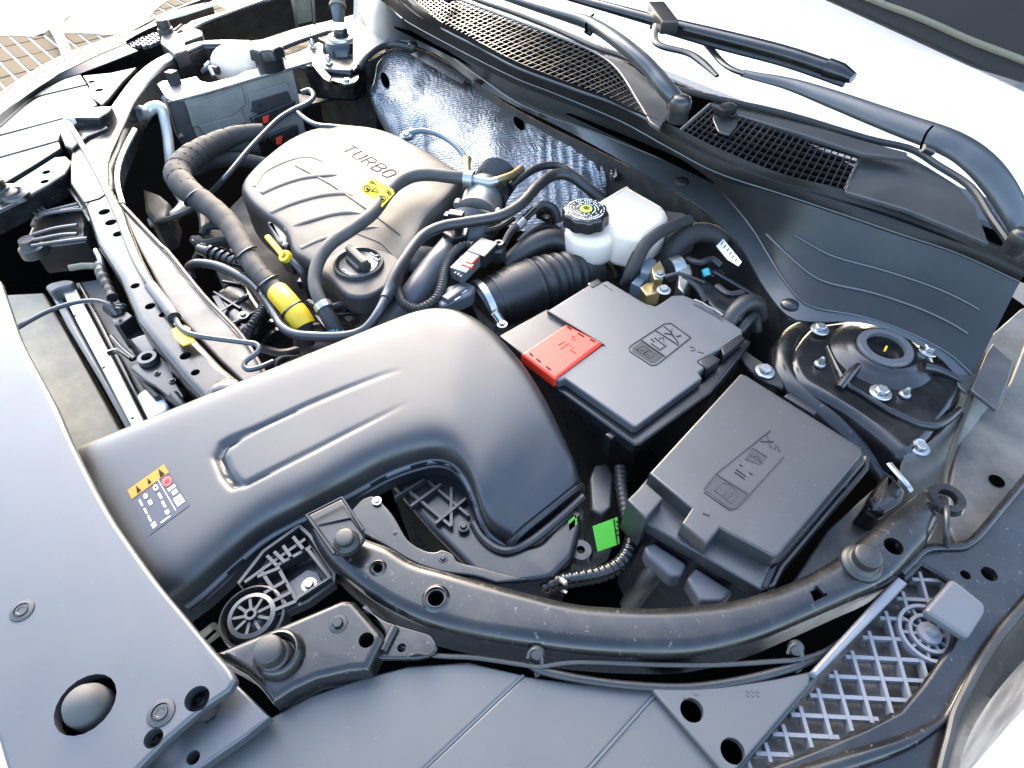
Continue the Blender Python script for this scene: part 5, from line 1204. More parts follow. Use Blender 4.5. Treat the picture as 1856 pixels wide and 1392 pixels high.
# brake unit fittings behind the battery box
fu = thing('brake_unit', 'zinc and brass brake unit fittings behind the battery box', 'brake unit', P(1195, 490, .91))
obj('zinc_block', panel([(1160, 478), (1178, 464), (1190, 470), (1196, 488), (1176, 496), (1162, 492)], .925, .03, .003), M_bluehose, fu)
obj('zinc_block', panel([(1144, 512), (1158, 496), (1172, 504), (1160, 520)], .915, .02, .002), M_bluehose, fu)
obj('brass_block', panel([(1180, 486), (1196, 470), (1206, 488), (1202, 504), (1186, 506)], .93, .025, .002), M_brass, fu)
obj('brass_block', panel([(1160, 520), (1174, 510), (1200, 514), (1196, 530), (1172, 536)], .915, .02, .002), M_brass, fu)
put('bolt', BOLT, fu, P(1196, 497, .931), px(1196, 497, .931, 10)); put('bolt', BOLT, fu, P(1203, 526, .93), px(1203, 526, .93, 13))
obj('motor', tubeuv([(1212, 490, .91), (1232, 484, .91)], 22, seg=24, smooth=False), M_alu, fu)
obj('motor_face', panel([(1232, 474), (1252, 478), (1256, 494), (1240, 530), (1228, 520)], .918, .03, .003), M_alu, fu)
obj('wire', tubeuv([(1206, 502, .935), (1228, 496, .938), (1250, 502, .936), (1276, 512, .93)], 3.5, seg=8), M_rubber, fu)
obj('teal_plug', tubeuv([(1278, 488, .925), (1282, 500, .92)], 7, seg=12, smooth=False), M_teal, fu)
lump('cable_tray', 'dark plastic panel between battery box and scuttle panel', 'panel', [(1256, 512), (1280, 500), (1380, 560), (1360, 590), (1290, 556)], .90, .10, M_plastic)
tag(obj('pipe_rail', tubeuv([(1296, 494, .925), (1330, 514, .925), (1372, 538, .922)], 4.5, seg=8), M_gloss), 'thin black pipe above the dark panel by the scuttle', 'pipe')
tag(obj('rubber_elbow', tubeuv([(1318, 590, .925), (1332, 566, .935), (1352, 550, .938), (1372, 552, .93), (1378, 575, .91)], [13, 15, 16, 15, 13], seg=14), M_rubber), 'black rubber elbow at the rear corner of the battery box', 'hose')
tag(obj('rubber_elbow', tubeuv([(1340, 600, .92), (1352, 584, .925), (1366, 572, .92), (1372, 600, .90)], [9, 10, 10, 9], seg=12), M_rubber), 'thinner rubber elbow just below the one at the rear corner of the battery box', 'hose')

# ------------------------------------------------------------------ small wiring in the dark gaps
clut = [([(352, 470, .86), (372, 446, .875), (398, 440, .88), (416, 452, .87)], 5, 'thin black wire loop under the ribbed injector plug'),
        ([(560, 548, .90), (586, 560, .905), (620, 552, .91), (650, 540, .91)], 7, 'black wire running below the oil filler pad'),
        ([(570, 560, .895), (600, 566, .90), (640, 556, .905), (676, 548, .90)], 5, 'second black wire just below the one by the oil filler pad'),
        ([(548, 600, .885), (576, 590, .89), (606, 596, .885), (640, 590, .88)], 6, 'black wire behind the coolant pipe'),
        ([(470, 630, .86), (510, 640, .865), (540, 634, .86)], 8, 'short black hose end at the edge of the air duct'),
        ([(486, 664, .88), (510, 648, .885), (540, 646, .88)], 3, 'fine black wire curving out from behind the duct edge'),
        ([(500, 672, .88), (502, 656, .885), (512, 648, .885)], 3, 'fine upright wire beside the curving one at the duct edge'),
        ([(700, 600, .86), (730, 575, .875), (742, 548, .885)], 7, 'black wire next to the grey charge pipe'),
        ([(850, 432, .915), (880, 420, .925), (905, 412, .925), (930, 396, .925)], 6, 'black wire behind the purge valve'),
        ([(960, 386, .925), (985, 372, .93), (1004, 380, .925), (1012, 404, .91)], 8, 'black wire loom beside the knurled tank cap'),
        ([(940, 440, .89), (968, 416, .90), (996, 410, .90), (1014, 420, .89)], 7, 'black wire loom above the thick heater hose'),
        ([(1090, 470, .87), (1110, 480, .875), (1122, 505, .87)], 9, 'dark hose under the white tank'),
        ([(1236, 505, .915), (1262, 520, .915), (1280, 548, .91)], 6, 'black wire crossing from the brake unit to the battery box'),
        ([(1300, 520, .915), (1322, 534, .92), (1350, 530, .92)], 7, 'black wire under the thin pipe by the scuttle'),
        ([(1246, 470, .92), (1268, 476, .925), (1290, 470, .925), (1306, 482, .92)], 6, 'black wire below the fat grey hose'),
        ([(340, 360, .83), (366, 384, .835), (372, 420, .84)], 9, 'dark hose low in the gap beside the harness bend')]
for pts, r, lab in clut:
    tag(obj('wire', tubeuv(pts, r, seg=8), M_rubber), lab, 'wire', 'loose wires in the gaps of the bay')
rng = random.Random(11)
def cube_at(u, v, z, sx, sy, sz, m, lab, ang=None):
    t = thing('plug', lab, 'connector', P(u, v, z)); a = rng.uniform(-.8, .8) if ang is None else ang
    obj('plug_body', box(at(u, v, z, a), sx, sy, sz, .0015), m, t)
    obj('plug_latch', box(at(u, v, z + sz, a), sx * .45, sy * .5, sz * .25, .0006), m, t)
    obj('plug_collar', box(at(u, v, z + sz * .1, a) @ Matrix.Translation((sx * .56, 0, 0)), sx * .22, sy * .8, sz * .8, .001), M_rubber, t)
for args in ((592, 592, .885, .024, .014, .014, M_smooth, 'small black plug beside the teal hose collar'), (634, 580, .89, .020, .016, .012, M_dark, 'small dark plug behind the coolant pipe bend'),
             (560, 520, .89, .022, .012, .012, M_smooth, 'small black plug under the braided hose'), (706, 492, .895, .022, .016, .014, M_smooth, 'black plug between oil filler pad and crumpled sleeve'),
             (664, 556, .90, .030, .012, .012, M_smooth, 'long black plug below the oil filler pad'), (990, 396, .905, .024, .018, .016, M_gloss, 'shiny black plug left of the knurled cap'),
             (1010, 452, .88, .018, .014, .012, M_gloss, 'shiny black plug under the heater hose'), (1290, 500, .905, .022, .014, .012, M_smooth, 'black plug by the teal cap under the scuttle'),
             (432, 500, .87, .020, .016, .012, M_gloss, 'shiny black plug over the filter housing'), (368, 446, .885, .020, .014, .012, M_smooth, 'black plug at the looped taped wire')):
    cube_at(*args)
obj_gb = thing('steel_bracket', 'thin dark steel bracket strip below the oil filler pad', 'bracket', P(660, 548, .915))
obj('strip', panel([(600, 556), (640, 546), (700, 528), (716, 536), (690, 552), (650, 566), (612, 570)], .905, .003, .0008), M_smooth, obj_gb)
put('bolt', BOLTB, obj_gb, P(624, 560, .906), px(624, 560, .906, 7)); put('bolt', BOLTB, obj_gb, P(690, 540, .906), px(690, 540, .906, 7))
# ------------------------------------------------------------------ near strut tower
zt2 = .915
st = thing('near_strut_tower', 'black strut tower with zinc bolts on the right side of the bay', 'strut tower', P(1600, 680, zt2))
plate = smooth_uv([(1462, 594), (1500, 580), (1600, 575), (1680, 610), (1722, 650), (1752, 700), (1720, 760), (1680, 810), (1640, 830), (1590, 790), (1530, 745), (1470, 712), (1438, 680), (1432, 640)], 3, True)
obj('top_plate', panel(plate, zt2, .06, .012, res=3), M_gloss, st)
obj('rolled_rim', tubeuv([(1470, 588, .902), (1436, 612, .902), (1420, 650, .901), (1432, 694, .900), (1480, 738, .897), (1540, 790, .890), (1590, 836, .880), (1618, 876, .872), (1632, 900, .862)], [18, 22, 25, 27, 28, 29, 29, 27, 24], seg=20, flat=.75, up=UPV), M_paint, st)
obj('pressed_slope', loft([[P(1640, 826, .913), P(1690, 800, .914), P(1740, 740, .914), P(1764, 700, .913)], [P(1630, 880, .895), P(1690, 860, .897), P(1760, 790, .90), P(1800, 700, .905)], [P(1640, 920, .87), P(1700, 900, .88), P(1790, 830, .89), P(1856, 700, .90)]], n=30, thick=.003), M_dirty, st)
obj('pressed_fold', tubeuv([(1500, 628, .916), (1530, 690, .917), (1560, 712, .917), (1620, 748, .917), (1690, 772, .915), (1740, 742, .915)], [3, 7, 6, 8, 10, 6], seg=10), M_gloss, st)
obj('pressed_fold', tubeuv([(1520, 704, .917), (1540, 678, .920), (1556, 662, .922)], [9, 9, 6], seg=10), M_gloss, st)
obj('pressed_fold', tubeuv([(1672, 664, .920), (1706, 672, .918), (1744, 692, .915)], [12, 9, 4], seg=10), M_gloss, st)
q = px(1598, 632, .93, 1); mc = P(1598, 640, .916)
obj('mount_dome', lathe([(44 * q, .008), (54 * q, .0085), (57 * q, .0065), (63 * q, .006), (66 * q, .004), (78 * q, .003), (84 * q, .000), (100 * q, -.003)], loc=mc, seg=56), M_gloss, st, ang=60)
obj('mount_ring', lathe([(33 * q, .002), (34 * q, .0115), (46 * q, .0115), (49 * q, .009), (49 * q, .004)], loc=mc, seg=44), M_grey, st)
obj('mount_well', lathe([(0, -.004), (30 * q, -.003), (34 * q, .008)], loc=mc, seg=36), M_paint, st)
obj('yellow_dash', strokes([[(1603, 636), (1607, 628)]], .930, .0014), M_yellow, st, wnm=False)
for (u, v, r_) in ((1486, 597, 16), (1683, 635, 18), (1596, 712, 19)): put('bolt', BOLT, st, P(u, v, zt2 + .004), px(u, v, zt2, r_), .4)
for (u, v, r_) in ((1486, 660, 12), (1640, 715, 12)): put('stud', STUD, st, P(u, v, zt2 + .002), px(u, v, zt2, r_))
put('bolt', BOLT, st, P(1666, 812, .912), px(1666, 812, .912, 18), .7); obj('spacer', tubeuv([(1654, 806, .905), (1668, 806, .915)], 11, seg=16, smooth=False), M_zinc, st)
bk2 = thing('box_bracket', 'dark steel bracket with one zinc bolt between battery box and strut tower', 'bracket', P(1380, 670, .91))
obj('plate', panel([(1330, 628), (1350, 634), (1400, 668), (1424, 682), (1420, 704), (1392, 694), (1370, 680), (1350, 660)], .908, .006, .002), M_dark, bk2)
put('bolt', BOLT, bk2, P(1386, 673, .910), px(1386, 673, .910, 18))
# inner wing, dirty metal
iw = thing('near_inner_wing', 'dirty grey inner wing metal between strut tower and fender', 'inner wing', P(1780, 820, .88))
obj('wing_sheet', panel([(1700, 660), (1760, 640), (1850, 560), (1960, 520), (1960, 800), (1880, 860), (1800, 950), (1768, 985), (1700, 1005), (1660, 960), (1560, 1010), (1480, 1060), (1420, 1080), (1500, 960), (1590, 880), (1640, 840)], .872, .006, .002), M_dirty, iw)
obj('upper_skin', panel([(1766, 700), (1806, 740), (1832, 690), (1862, 610), (1960, 600), (1960, 780), (1866, 868), (1800, 940), (1770, 975), (1736, 985), (1716, 950), (1722, 880), (1740, 790)], .902, .006, .003), M_dirty, iw)
obj('hole', lathe([(0, .0006), (.007, .0006)], loc=P(1806, 872, .9025)), M_void, iw)
tag(obj('release_cable', tubeuv([(1764, 712, .912), (1742, 770, .912), (1722, 830, .915), (1712, 870, .925), (1713, 905, .945), (1716, 930, .955), (1716, 965, .95), (1714, 1000, .93)], 5, seg=8), M_rubber), 'thin cable running down the inner wing through a clamp', 'cable')
kc = thing('cable_clamp', 'small black cable clamp where the cable meets the rail', 'clamp', P(1712, 906, .95))
obj('clamp_ring', lathe([(.007, 0), (.008, .006), (.014, .006), (.0155, 0)], loc=P(1712, 908, .948), seg=20), M_gloss, kc)
obj('clamp_tongue', tubeuv([(1684, 906, .95), (1700, 916, .95), (1712, 926, .95)], 4, seg=6), M_smooth, kc)
rb_ = thing('rubber_mount', 'black rubber mount with a pale steel strap beside the fuse box', 'mount', P(1605, 890, .90))
obj('mount_body', panel([(1566, 920), (1590, 880), (1612, 850), (1650, 888), (1640, 910), (1600, 935)], .902, .04, .008, rnd=.006), M_gloss, rb_)
obj('steel_strap', tubeuv([(1611, 840, .915), (1626, 858, .915), (1642, 876, .914), (1652, 890, .910)], 6, seg=8, flat=.5), M_zinc, rb_)
obj('shine_ring', tubeuv([(1576, 904, .908), (1584, 922, .908), (1594, 930, .906)], 5, seg=8), M_gloss, rb_)

# ------------------------------------------------------------------ far side: rail, fender, bumper cover
zr = .950
fr_ = thing('far_upper_rail', 'pale reflecting curved body rail on the far side with oval holes', 'body rail', P(200, 300, zr))
L_ = [(124, 300), (128, 270), (146, 246), (180, 214), (200, 187), (234, 142), (267, 113), (300, 95), (334, 80), (367, 72), (410, 70), (455, 71)]
R_ = [(452, 82), (410, 80), (368, 81), (340, 93), (300, 114), (267, 144), (240, 184), (217, 234), (200, 272), (194, 292), (196, 332), (220, 374), (234, 433 - 20), (254, 462), (287, 524), (320, 577), (360, 618), (400, 660), (437, 690)]
L2 = [(376, 738), (371, 732), (334, 692), (287, 634), (247, 582), (214, 502), (174, 440), (152, 372), (124, 330)]
rp = smooth_uv(L_, 3) + R_ + L2
ho = [(189, 384, 10), (201, 403, 10), (214, 424, 9), (245, 518, 8), (272, 555, 9), (296, 570, 8), (336, 645, 10), (354, 675, 8)]
obj('rail_band', panel(rp, zr, .055, .008, ho, res=4), M_paint, fr_)
obj('hole_floor', [lathe([(0, -.02), (px(u, v, zr, r_) * 1.04, -.02), (px(u, v, zr, r_) * 1.04, -.009)], loc=P(u, v, zr), seg=16) for u, v, r_ in ho], M_void, fr_, kind='stuff')
obj('joint_line', strokes([[(152, 368), (180, 360), (198, 348)]], zr, .0009), M_void, fr_, wnm=False)
fl2 = thing('radiator_panel_lip', 'grey steel lip standing behind the far rail in front of the engine', 'body flange', P(370, 560, .94))
obj('lip_sheet', panel([(220, 374), (250, 405), (287, 441), (307, 460), (340, 504), (367, 534), (402, 572), (437, 608), (462, 640), (480, 678), (440, 692), (400, 655), (360, 612), (320, 570), (287, 517), (254, 455), (234, 412)], .935, .05, .003, res=2), M_dirty, fl2)
obj('lip_edge', tubeuv([(222, 372, .936), (287, 440, .938), (307, 459, .938), (367, 533, .938), (437, 607, .938), (480, 676, .938)], 3.5, seg=8), M_dirty, fl2)
tag(obj('foot_bump', lathe([(0, .012), (.010, .011), (.016, .006), (.018, -.004)], loc=P(410, 714, .944), seg=24), M_paint), 'small rounded bump where the far rail meets the duct', 'bump')
# prop rod lying on the rail
pr_ = thing('hood_prop_rod', 'thin grey hood prop rod lying along the far rail with a yellow tag', 'prop rod', P(250, 480, .96))
obj('rod', tubeuv([(124, 221, .966), (130, 232, .966), (147, 260, .966), (187, 334, .964), (214, 394, .963), (234, 448, .962), (254, 490, .962), (277, 524, .962), (314, 572, .962), (326, 592, .962), (342, 604, .962), (367, 610, .962), (410, 616, .960), (448, 621, .958), (464, 624, .957), (470, 632, .956), (464, 641, .955), (446, 654, .954), (443, 664, .953), (452, 670, .952), (475, 664, .95), (494, 656, .945)], 5, seg=10, sub=5), M_pipe, pr_)
obj('foam_sleeve', tubeuv([(274, 519, .962), (290, 540, .962), (306, 560, .962), (315, 574, .962)], 11, seg=14), M_grey, pr_)
obj('yellow_tag', panel([(310, 597), (325, 589), (348, 604), (353, 618), (331, 626), (316, 613)], .9605, .002, .0006), M_yellow, pr_)
obj('tag_wing', panel([(332, 588), (344, 594), (346, 604), (338, 606)], .963, .002, .0005), M_yellow, pr_)
obj('dark_end', tubeuv([(311, 569, .962), (316, 576, .962)], 12, seg=14, smooth=False), M_rubber, pr_)
hm = thing('rod_bracket', 'folded steel bracket holding the hinged end of the prop rod', 'bracket', P(160, 210, .965))
obj('bracket_top', panel([(130, 200), (160, 194), (188, 192), (202, 192), (196, 202), (180, 214), (140, 214), (124, 214)], .968, .03, .003, [(153, 203, 3), (173, 203, 3)]), M_paint, hm)
obj('bracket_face', panel([(106, 236), (112, 222), (124, 214), (180, 216), (196, 230), (160, 246), (130, 270), (116, 262)], .955, .03, .004), M_paint, hm)
obj('pivot', [lathe([(0, .006), (.007, .005), (.008, -.006)], loc=P(126, 216, .967), seg=14)], M_wplain, hm)
# far bumper cover
fbc = thing('far_bumper_cover', 'bright reflecting bumper cover sheets with thin seams at the left edge', 'bumper cover', P(60, 240, .93))
def far_sheet(uv, z): obj('cover_sheet', panel(uv, z, .008, .0015), M_plastic, fbc)
far_sheet([(-60, 262), (0, 228), (40, 192), (74, 164), (116, 143), (145, 135), (157, 152), (74, 172), (0, 202), (-60, 228)], .946)
far_sheet([(-60, 231), (0, 204.5), (74, 174.5), (158, 154.5), (166, 166), (176, 190), (140, 205), (124, 211), (0, 244), (-60, 262)], .945)
far_sheet([(-60, 265), (0, 246.5), (122, 213.5), (110, 230), (106, 254), (0, 284), (-60, 302)], .944)
far_sheet([(-60, 305), (0, 286.5), (106, 256.5), (110, 268), (60, 300), (0, 336), (-60, 372)], .943)
obj('corner_plate', panel([(150, 137), (200, 132), (246, 122), (222, 146), (196, 178), (184, 190), (166, 176), (160, 153)], .949, .006, .0015, [(166, 148, 6), (180, 163, 7)]), M_plastic, fbc)
obj('hole_floor', panel([(140, 132), (250, 118), (190, 200), (150, 170)], .935, .003, 0), M_void, fbc)
# far fender edge
ff = thing('far_fender', 'far front fender edge curving across the top left corner', 'fender', P(200, 90, .95))
def band(a, b, z1_, z2__, m, name, th=.003):
    obj(name, loft([[P(u, v, z1_) for u, v in a], [P(u, v, z2__) for u, v in b]], n=50, thick=th), m, ff)
b0 = [(-60, 218), (0, 168), (40, 140), (80, 116), (130, 92), (180, 74), (225, 60)]
b1 = [(-60, 236), (0, 185), (30, 160), (58, 140), (116, 109), (175, 82), (223, 65)]
b2 = [(-60, 262), (0, 208), (30, 184), (58, 164), (98, 138), (136, 119), (180, 98), (229, 78)]
b3 = [(-60, 282), (0, 226), (40, 190), (74, 163), (116, 142), (145, 133), (200, 112), (250, 92)]
band(b0, b1, .953, .955, M_paint, 'outer_skin'); band([(u, v + 2) for u, v in b1], b2, .955, .952, M_paint, 'rolled_edge'); band([(u, v + 2) for u, v in b2], b3, .952, .945, M_rubber, 'gap_seal')
obj('headlamp_lens', loft([[P(u, v, .957) for u, v in ((215, 62), (250, 40), (300, 22), (370, -8))], [P(u, v, .95) for u, v in ((228, 74), (260, 56), (310, 34), (390, -4))]], n=30, thick=.003), M_gloss, ff)
obj('fender_lip', loft([[P(u, v, .955) for u, v in ((283, 33), (330, 20), (380, 4), (430, -14))], [P(u, v, .955) for u, v in ((288, 38), (335, 25), (385, 9), (440, -9))]], n=30, thick=.003), M_wplain, ff)  # white colour stands in for sky reflected along the dark fender edge
obj('inner_lip', panel([(327, 52), (345, 38), (367, 31), (420, 16), (480, -6), (500, -4), (440, 16), (380, 36), (360, 48), (336, 60)], .952, .01, .003, [(353, 41, 4)]), M_paint, ff)
obj('skirt', loft([[P(u, v, .955) for u, v in b0] + [P(300, 22, .957), P(380, -8, .957)], [P(u, v, .955) + Vector((-.05, -.03, -.2)) for u, v in b0] + [P(300, 22, .957) + Vector((-.05, 0, -.2)), P(380, -8, .957) + Vector((-.05, 0, -.2))]], n=40, thick=.003), M_paint, ff)
fl_ = thing('far_lamp_lattice', 'small bright lattice panel beside the far rubber stop', 'lamp panel', P(260, 80, .945))
FL = [(190, 96), (232, 82), (252, 72), (290, 58), (340, 42), (338, 56), (300, 74), (262, 88), (255, 84), (206, 104)]
obj('back_sheet', panel(FL, .937, .003, 0), M_dark, fl_)
for k in range(16):
    for d in ((.86, .5), (.86, -.7)):
        for a, b in clipline((190 + 10 * k, 78), d, FL, excl=False, L=400, n=200):
            obj('lattice_bar', tube([P(*a, .942), P(*b, .942)], .0022, seg=4, smooth=False, flat=2), M_grey, fl_, ang=20)
fs = thing('far_bump_stop', 'grey rubber stop standing on the far upper rail', 'bump stop', P(304, 62, .95))
q = px(304, 62, .955, 1)
obj('stop_head', lathe([(0, .026), (9 * q, .025), (11 * q, .022), (11 * q, .010), (13 * q, .009), (15 * q, -.01)], loc=P(302, 60, .955), seg=20), M_rubber, fs)
obj('stop_base', panel([(290, 76), (292, 62), (318, 56), (330, 66), (338, 88), (316, 98)], .958, .03, .004), M_plastic, fs)
obj('side_arm', panel([(318, 62), (352, 50), (366, 56), (366, 64), (330, 78)], .954, .02, .003), M_plastic, fs)
# far stop bracket plate at the left edge
fp = thing('far_stop_bracket', 'bright bracket plate with two holes at the far left edge', 'bracket', P(60, 330, .948))
obj('plate', panel([(-40, 372), (12, 338), (60, 308), (98, 284), (120, 282), (130, 292), (118, 314), (90, 334), (40, 362), (-20, 392), (-60, 404)], .948, .03, .004, [(84, 312, 7), (81, 329, 7)], res=3), M_paint, fp)
obj('hole_floor', [lathe([(0, -.025), (.012, -.025)], loc=P(84, 312, .948)), lathe([(0, -.025), (.012, -.025)], loc=P(81, 329, .948))], M_void, fp, kind='stuff')
bump_stop(fp, 4, 352, .948, px(8, 350, .948, 30), px(8, 350, .948, 15), .022)
obj('seat_ring', lathe([(.006, .002), (.012, .006), (.018, .003), (.02, -.003)], loc=P(28, 354, .948), seg=20), M_paint, fp)
# ribbed bracket below it
rbk = thing('far_lamp_bracket', 'black ribbed plastic bracket hanging below the far rail', 'bracket', P(110, 400, .92))
obj('bracket_shell', panel([(58, 402), (70, 386), (104, 378), (148, 378), (158, 400), (154, 434), (110, 440), (54, 446), (46, 430)], .905, .05, .006), M_smooth, rbk)
for l in ([(44, 392), (50, 372), (70, 362), (124, 344), (132, 352), (150, 378), (164, 402)], [(58, 410), (66, 394), (84, 384), (140, 370)], [(66, 400), (84, 388), (150, 380), (158, 394)], [(70, 372), (84, 384)], [(66, 378), (80, 390)], [(62, 386), (74, 396)], [(110, 382), (144, 376)], [(58, 426), (100, 414), (140, 408)], [(58, 446), (110, 438), (158, 432)], [(60, 436), (110, 426), (140, 424)]):
    obj('rib', tube([P(u, v, .926) for u, v in l], .0024, seg=6), M_plastic, rbk)
obj('peg', lathe([(0, .004), (.010, .004), (.012, -.006), (.016, -.008), (.017, -.02)], loc=P(50, 438, .915), seg=20), M_plastic, rbk)
# far inner wing, dark
wg = thing('far_inner_wing', 'dark brown inner wing wall behind the coolant tank', 'inner wing', P(480, 50, .9))
obj('wing_wall', loft([[P(u, v, .955) for u, v in ((330, 62), (367, 40), (420, 20), (480, -2), (560, -30), (700, -60))], [P(u, v, .86) for u, v in ((330, 110), (400, 92), (470, 70), (540, 48), (620, 30), (690, 10))]], n=30, thick=.004), M_dark, wg)
obj('wing_floor', panel([(340, 96), (460, 60), (640, 10), (720, 40), (690, 110), (600, 180), (420, 220), (300, 200)], .84, .004, 0), M_dark, wg)
obj('wall_rib', tubeuv([(528, -8, .95), (534, 20, .92), (538, 48, .88)], 3, seg=6), M_tan, wg)
obj('wall_rib', tubeuv([(566, -20, .95), (568, 10, .92), (570, 44, .88)], 3, seg=6), M_tan, wg)
obj('wall_panel', loft([[P(532, -6, .94), P(562, -16, .94)], [P(540, 44, .885), P(566, 38, .885)]], n=6, thick=.003), M_tan, wg)
obj('strut_cylinder', tubeuv([(612, -16, .97), (612, 10, .95), (614, 40, .92)], [14, 13, 10], seg=18, smooth=False), M_grey, wg)
obj('cylinder_cap', tubeuv([(612, 8, .952), (612, 13, .948)], 15, seg=18, smooth=False), M_tan, wg)
sw = thing('scuttle_side_wall', 'slate plastic end wall of the scuttle panel at the far corner', 'panel', P(680, 50, .95))
obj('wall', loft([[P(642, -20, 1.0), P(664, -24, 1.01), P(690, 0, 1.015), P(728, 34, 1.012)], [P(640, 50, .95), P(668, 72, .95), P(700, 76, .955), P(750, 70, .966)]], n=20, thick=.003), M_cowl, sw)
# far strut tower
fst = thing('far_strut_tower', 'far strut tower with a capped mount and pale studs', 'strut tower', P(620, 90, .93))
obj('top_plate', panel(smooth_uv([(498, 108), (540, 92), (586, 70), (640, 60), (668, 76), (668, 104), (640, 126), (622, 128), (570, 124), (540, 118)], 3, True), .925, .06, .008, res=3), M_paint, fst)
q = px(622, 80, .935, 1); mc = P(622, 84, .930)
obj('mount_dome', lathe([(20 * q, .016), (30 * q, .014), (33 * q, .008), (36 * q, .004), (40 * q, -.01)], loc=mc, seg=32), M_paint, fst)
obj('mount_ring', lathe([(14 * q, .012), (15 * q, .020), (24 * q, .020), (26 * q, .012)], loc=mc, seg=32), M_alu, fst)
obj('mount_cap', lathe([(0, .034), (9 * q, .034), (12 * q, .031), (13 * q, .026), (12 * q, .012)], loc=mc, seg=24), M_smooth, fst)
for (u, v) in ((567, 84), (644, 74), (596, 114)): put('stud', STUD, fst, P(u, v, .927), px(u, v, .927, 9))
obj('lower_arm', panel(smooth_uv([(560, 112), (580, 128), (600, 145), (630, 152), (648, 146), (652, 132), (640, 128), (620, 128), (590, 118)], 3, True), .915, .008, .002), M_paint, fst)
put('bolt', BOLT, fst, P(629, 149, .917), px(629, 149, .917, 10))
obj('brace', panel([(556, 96), (562, 100), (600, 138), (596, 148), (586, 142), (556, 108)], .93, .02, .002), M_paint, fst)
tag(obj('wing_pipe', tubeuv([(510, 88, .935), (540, 76, .94), (570, 66, .942), (598, 58, .945), (600, 62, .93)], 4, seg=8), M_rubber), 'thin black pipe along the wall beside the far strut tower', 'pipe')
# coolant tank
ctk = thing('coolant_tank', 'overexposed white coolant tank with a black cap at the far side', 'coolant tank', P(440, 110, .94))
def blob(c, rx, ry, rz, ang=0, n=16):
    bm = bmesh.new(); bmesh.ops.create_uvsphere(bm, u_segments=24, v_segments=14, radius=1)
    for v in bm.verts:
        v.co = Vector((math.copysign(abs(v.co.x) ** .8, v.co.x) * rx, math.copysign(abs(v.co.y) ** .8, v.co.y) * ry, math.copysign(abs(v.co.z) ** .8, v.co.z) * rz))
    bmesh.ops.transform(bm, matrix=Matrix.Translation(c) @ Matrix.Rotation(ang, 4, 'Z'), verts=bm.verts); return bm
q = px(440, 115, .93, 1)
obj('tank_body', blob(P(436, 116, .925), 50 * q, 40 * q, .035, math.atan2(RT.y, RT.x)), M_white, ctk, ang=80, wnm=False)
obj('tank_body', blob(P(478, 108, .922), 40 * q, 34 * q, .032, math.atan2(RT.y, RT.x)), M_white, ctk, ang=80, wnm=False)
c = P(481, 82, .978); q = px(481, 82, .978, 1)
bm = lathe([(0, .002), (26 * q, .001), (30 * q, -.002), (31 * q, -.018), (27 * q, -.020), (26 * q, -.04)], seg=40)
for v in bm.verts:
    r_ = math.hypot(v.co.x, v.co.y)
    if r_ > 28 * q: a = math.atan2(v.co.y, v.co.x); f = 1 + .05 * math.cos(8 * a); v.co.x *= f; v.co.y *= f
bmesh.ops.translate(bm, verts=bm.verts, vec=c); obj('cap', bm, M_smooth, ctk, ang=50)
obj('hose_port', tubeuv([(396, 128, .93), (378, 126, .93), (368, 132, .925)], [7, 7, 6], seg=12), M_smooth, ctk)
obj('port_clamp', [tubeuv([(380, 122, .94), (388, 138, .93)], 3.5, seg=6), tubeuv([(372, 120, .94), (380, 112, .945)], 3, seg=6)], M_zinc, ctk, kind='stuff')
# control unit on its bracket
cu_ = thing('control_unit', 'dusty grey control unit box standing upright on the far side', 'control unit', P(430, 200, .9))
e0, e1 = P(332, 180, .935), P(536, 120, .935)
dx = (e1 - e0).normalized(); nrm = Vector((dx.y, -dx.x, 0)); nrm = nrm if nrm.dot(CAM - e0) > 0 else -nrm
vM = frame(e0, dx, nrm + UPV * .25)
obj('front_case', tilted([(332, 180), (530, 122), (541, 168), (556, 246), (470, 252), (404, 246), (356, 250)], vM, .035, .003), M_ecu, cu_)
for uv, th_, m in (([(338, 190), (440, 158), (446, 190), (420, 212), (350, 232)], .004, M_ecu), ([(450, 170), (520, 148), (536, 182), (530, 190), (470, 206), (454, 200)], .005, M_ecu), ([(404, 186), (436, 176), (440, 208), (412, 216)], .003, M_ecu), ([(360, 228), (440, 206), (448, 222), (372, 246)], .006, M_ecu)):
    v2 = vM.copy(); v2.translation = vM.translation + vM.col[2].to_3d() * th_
    obj('case_relief', tilted(uv, v2, th_ + .003, .0018, rnd=.003), m, cu_)
v3 = vM.copy(); v3.translation = vM.translation + vM.col[2].to_3d() * .007
obj('connector_bay', tilted([(456, 184), (522, 164), (530, 182), (524, 190), (470, 206), (456, 202)], v3, .006, .001, rnd=.003), M_smooth, cu_)
obj('connector_cover', tilted([(462, 190), (478, 184), (482, 196), (464, 202)], v3, .002, .0005), M_grey, cu_)
v4 = vM.copy(); v4.translation = vM.translation + vM.col[2].to_3d() * .012
obj('plug_body', tilted([(456, 214), (500, 196), (536, 182), (536, 200), (500, 222), (464, 232)], v4, .02, .002), M_gloss, cu_)
obj('plug_body', tilted([(486, 246), (520, 232), (540, 226), (544, 260), (520, 272), (496, 262)], v4, .02, .002), M_gloss, cu_)
v5 = v4.copy(); v5.translation = v4.translation + v4.col[2].to_3d() * .002
obj('red_lock', tilted([(476, 212), (488, 208), (486, 222), (478, 224)], v5, .002, .0004), M_red, cu_)
obj('red_lock', tilted([(500, 250), (512, 246), (510, 262), (502, 262)], v5, .002, .0004), M_red, cu_)
obj('left_face', tilted([(306, 184), (332, 178), (358, 248), (334, 262), (322, 244)], vM, .02, .002), M_dark, cu_)
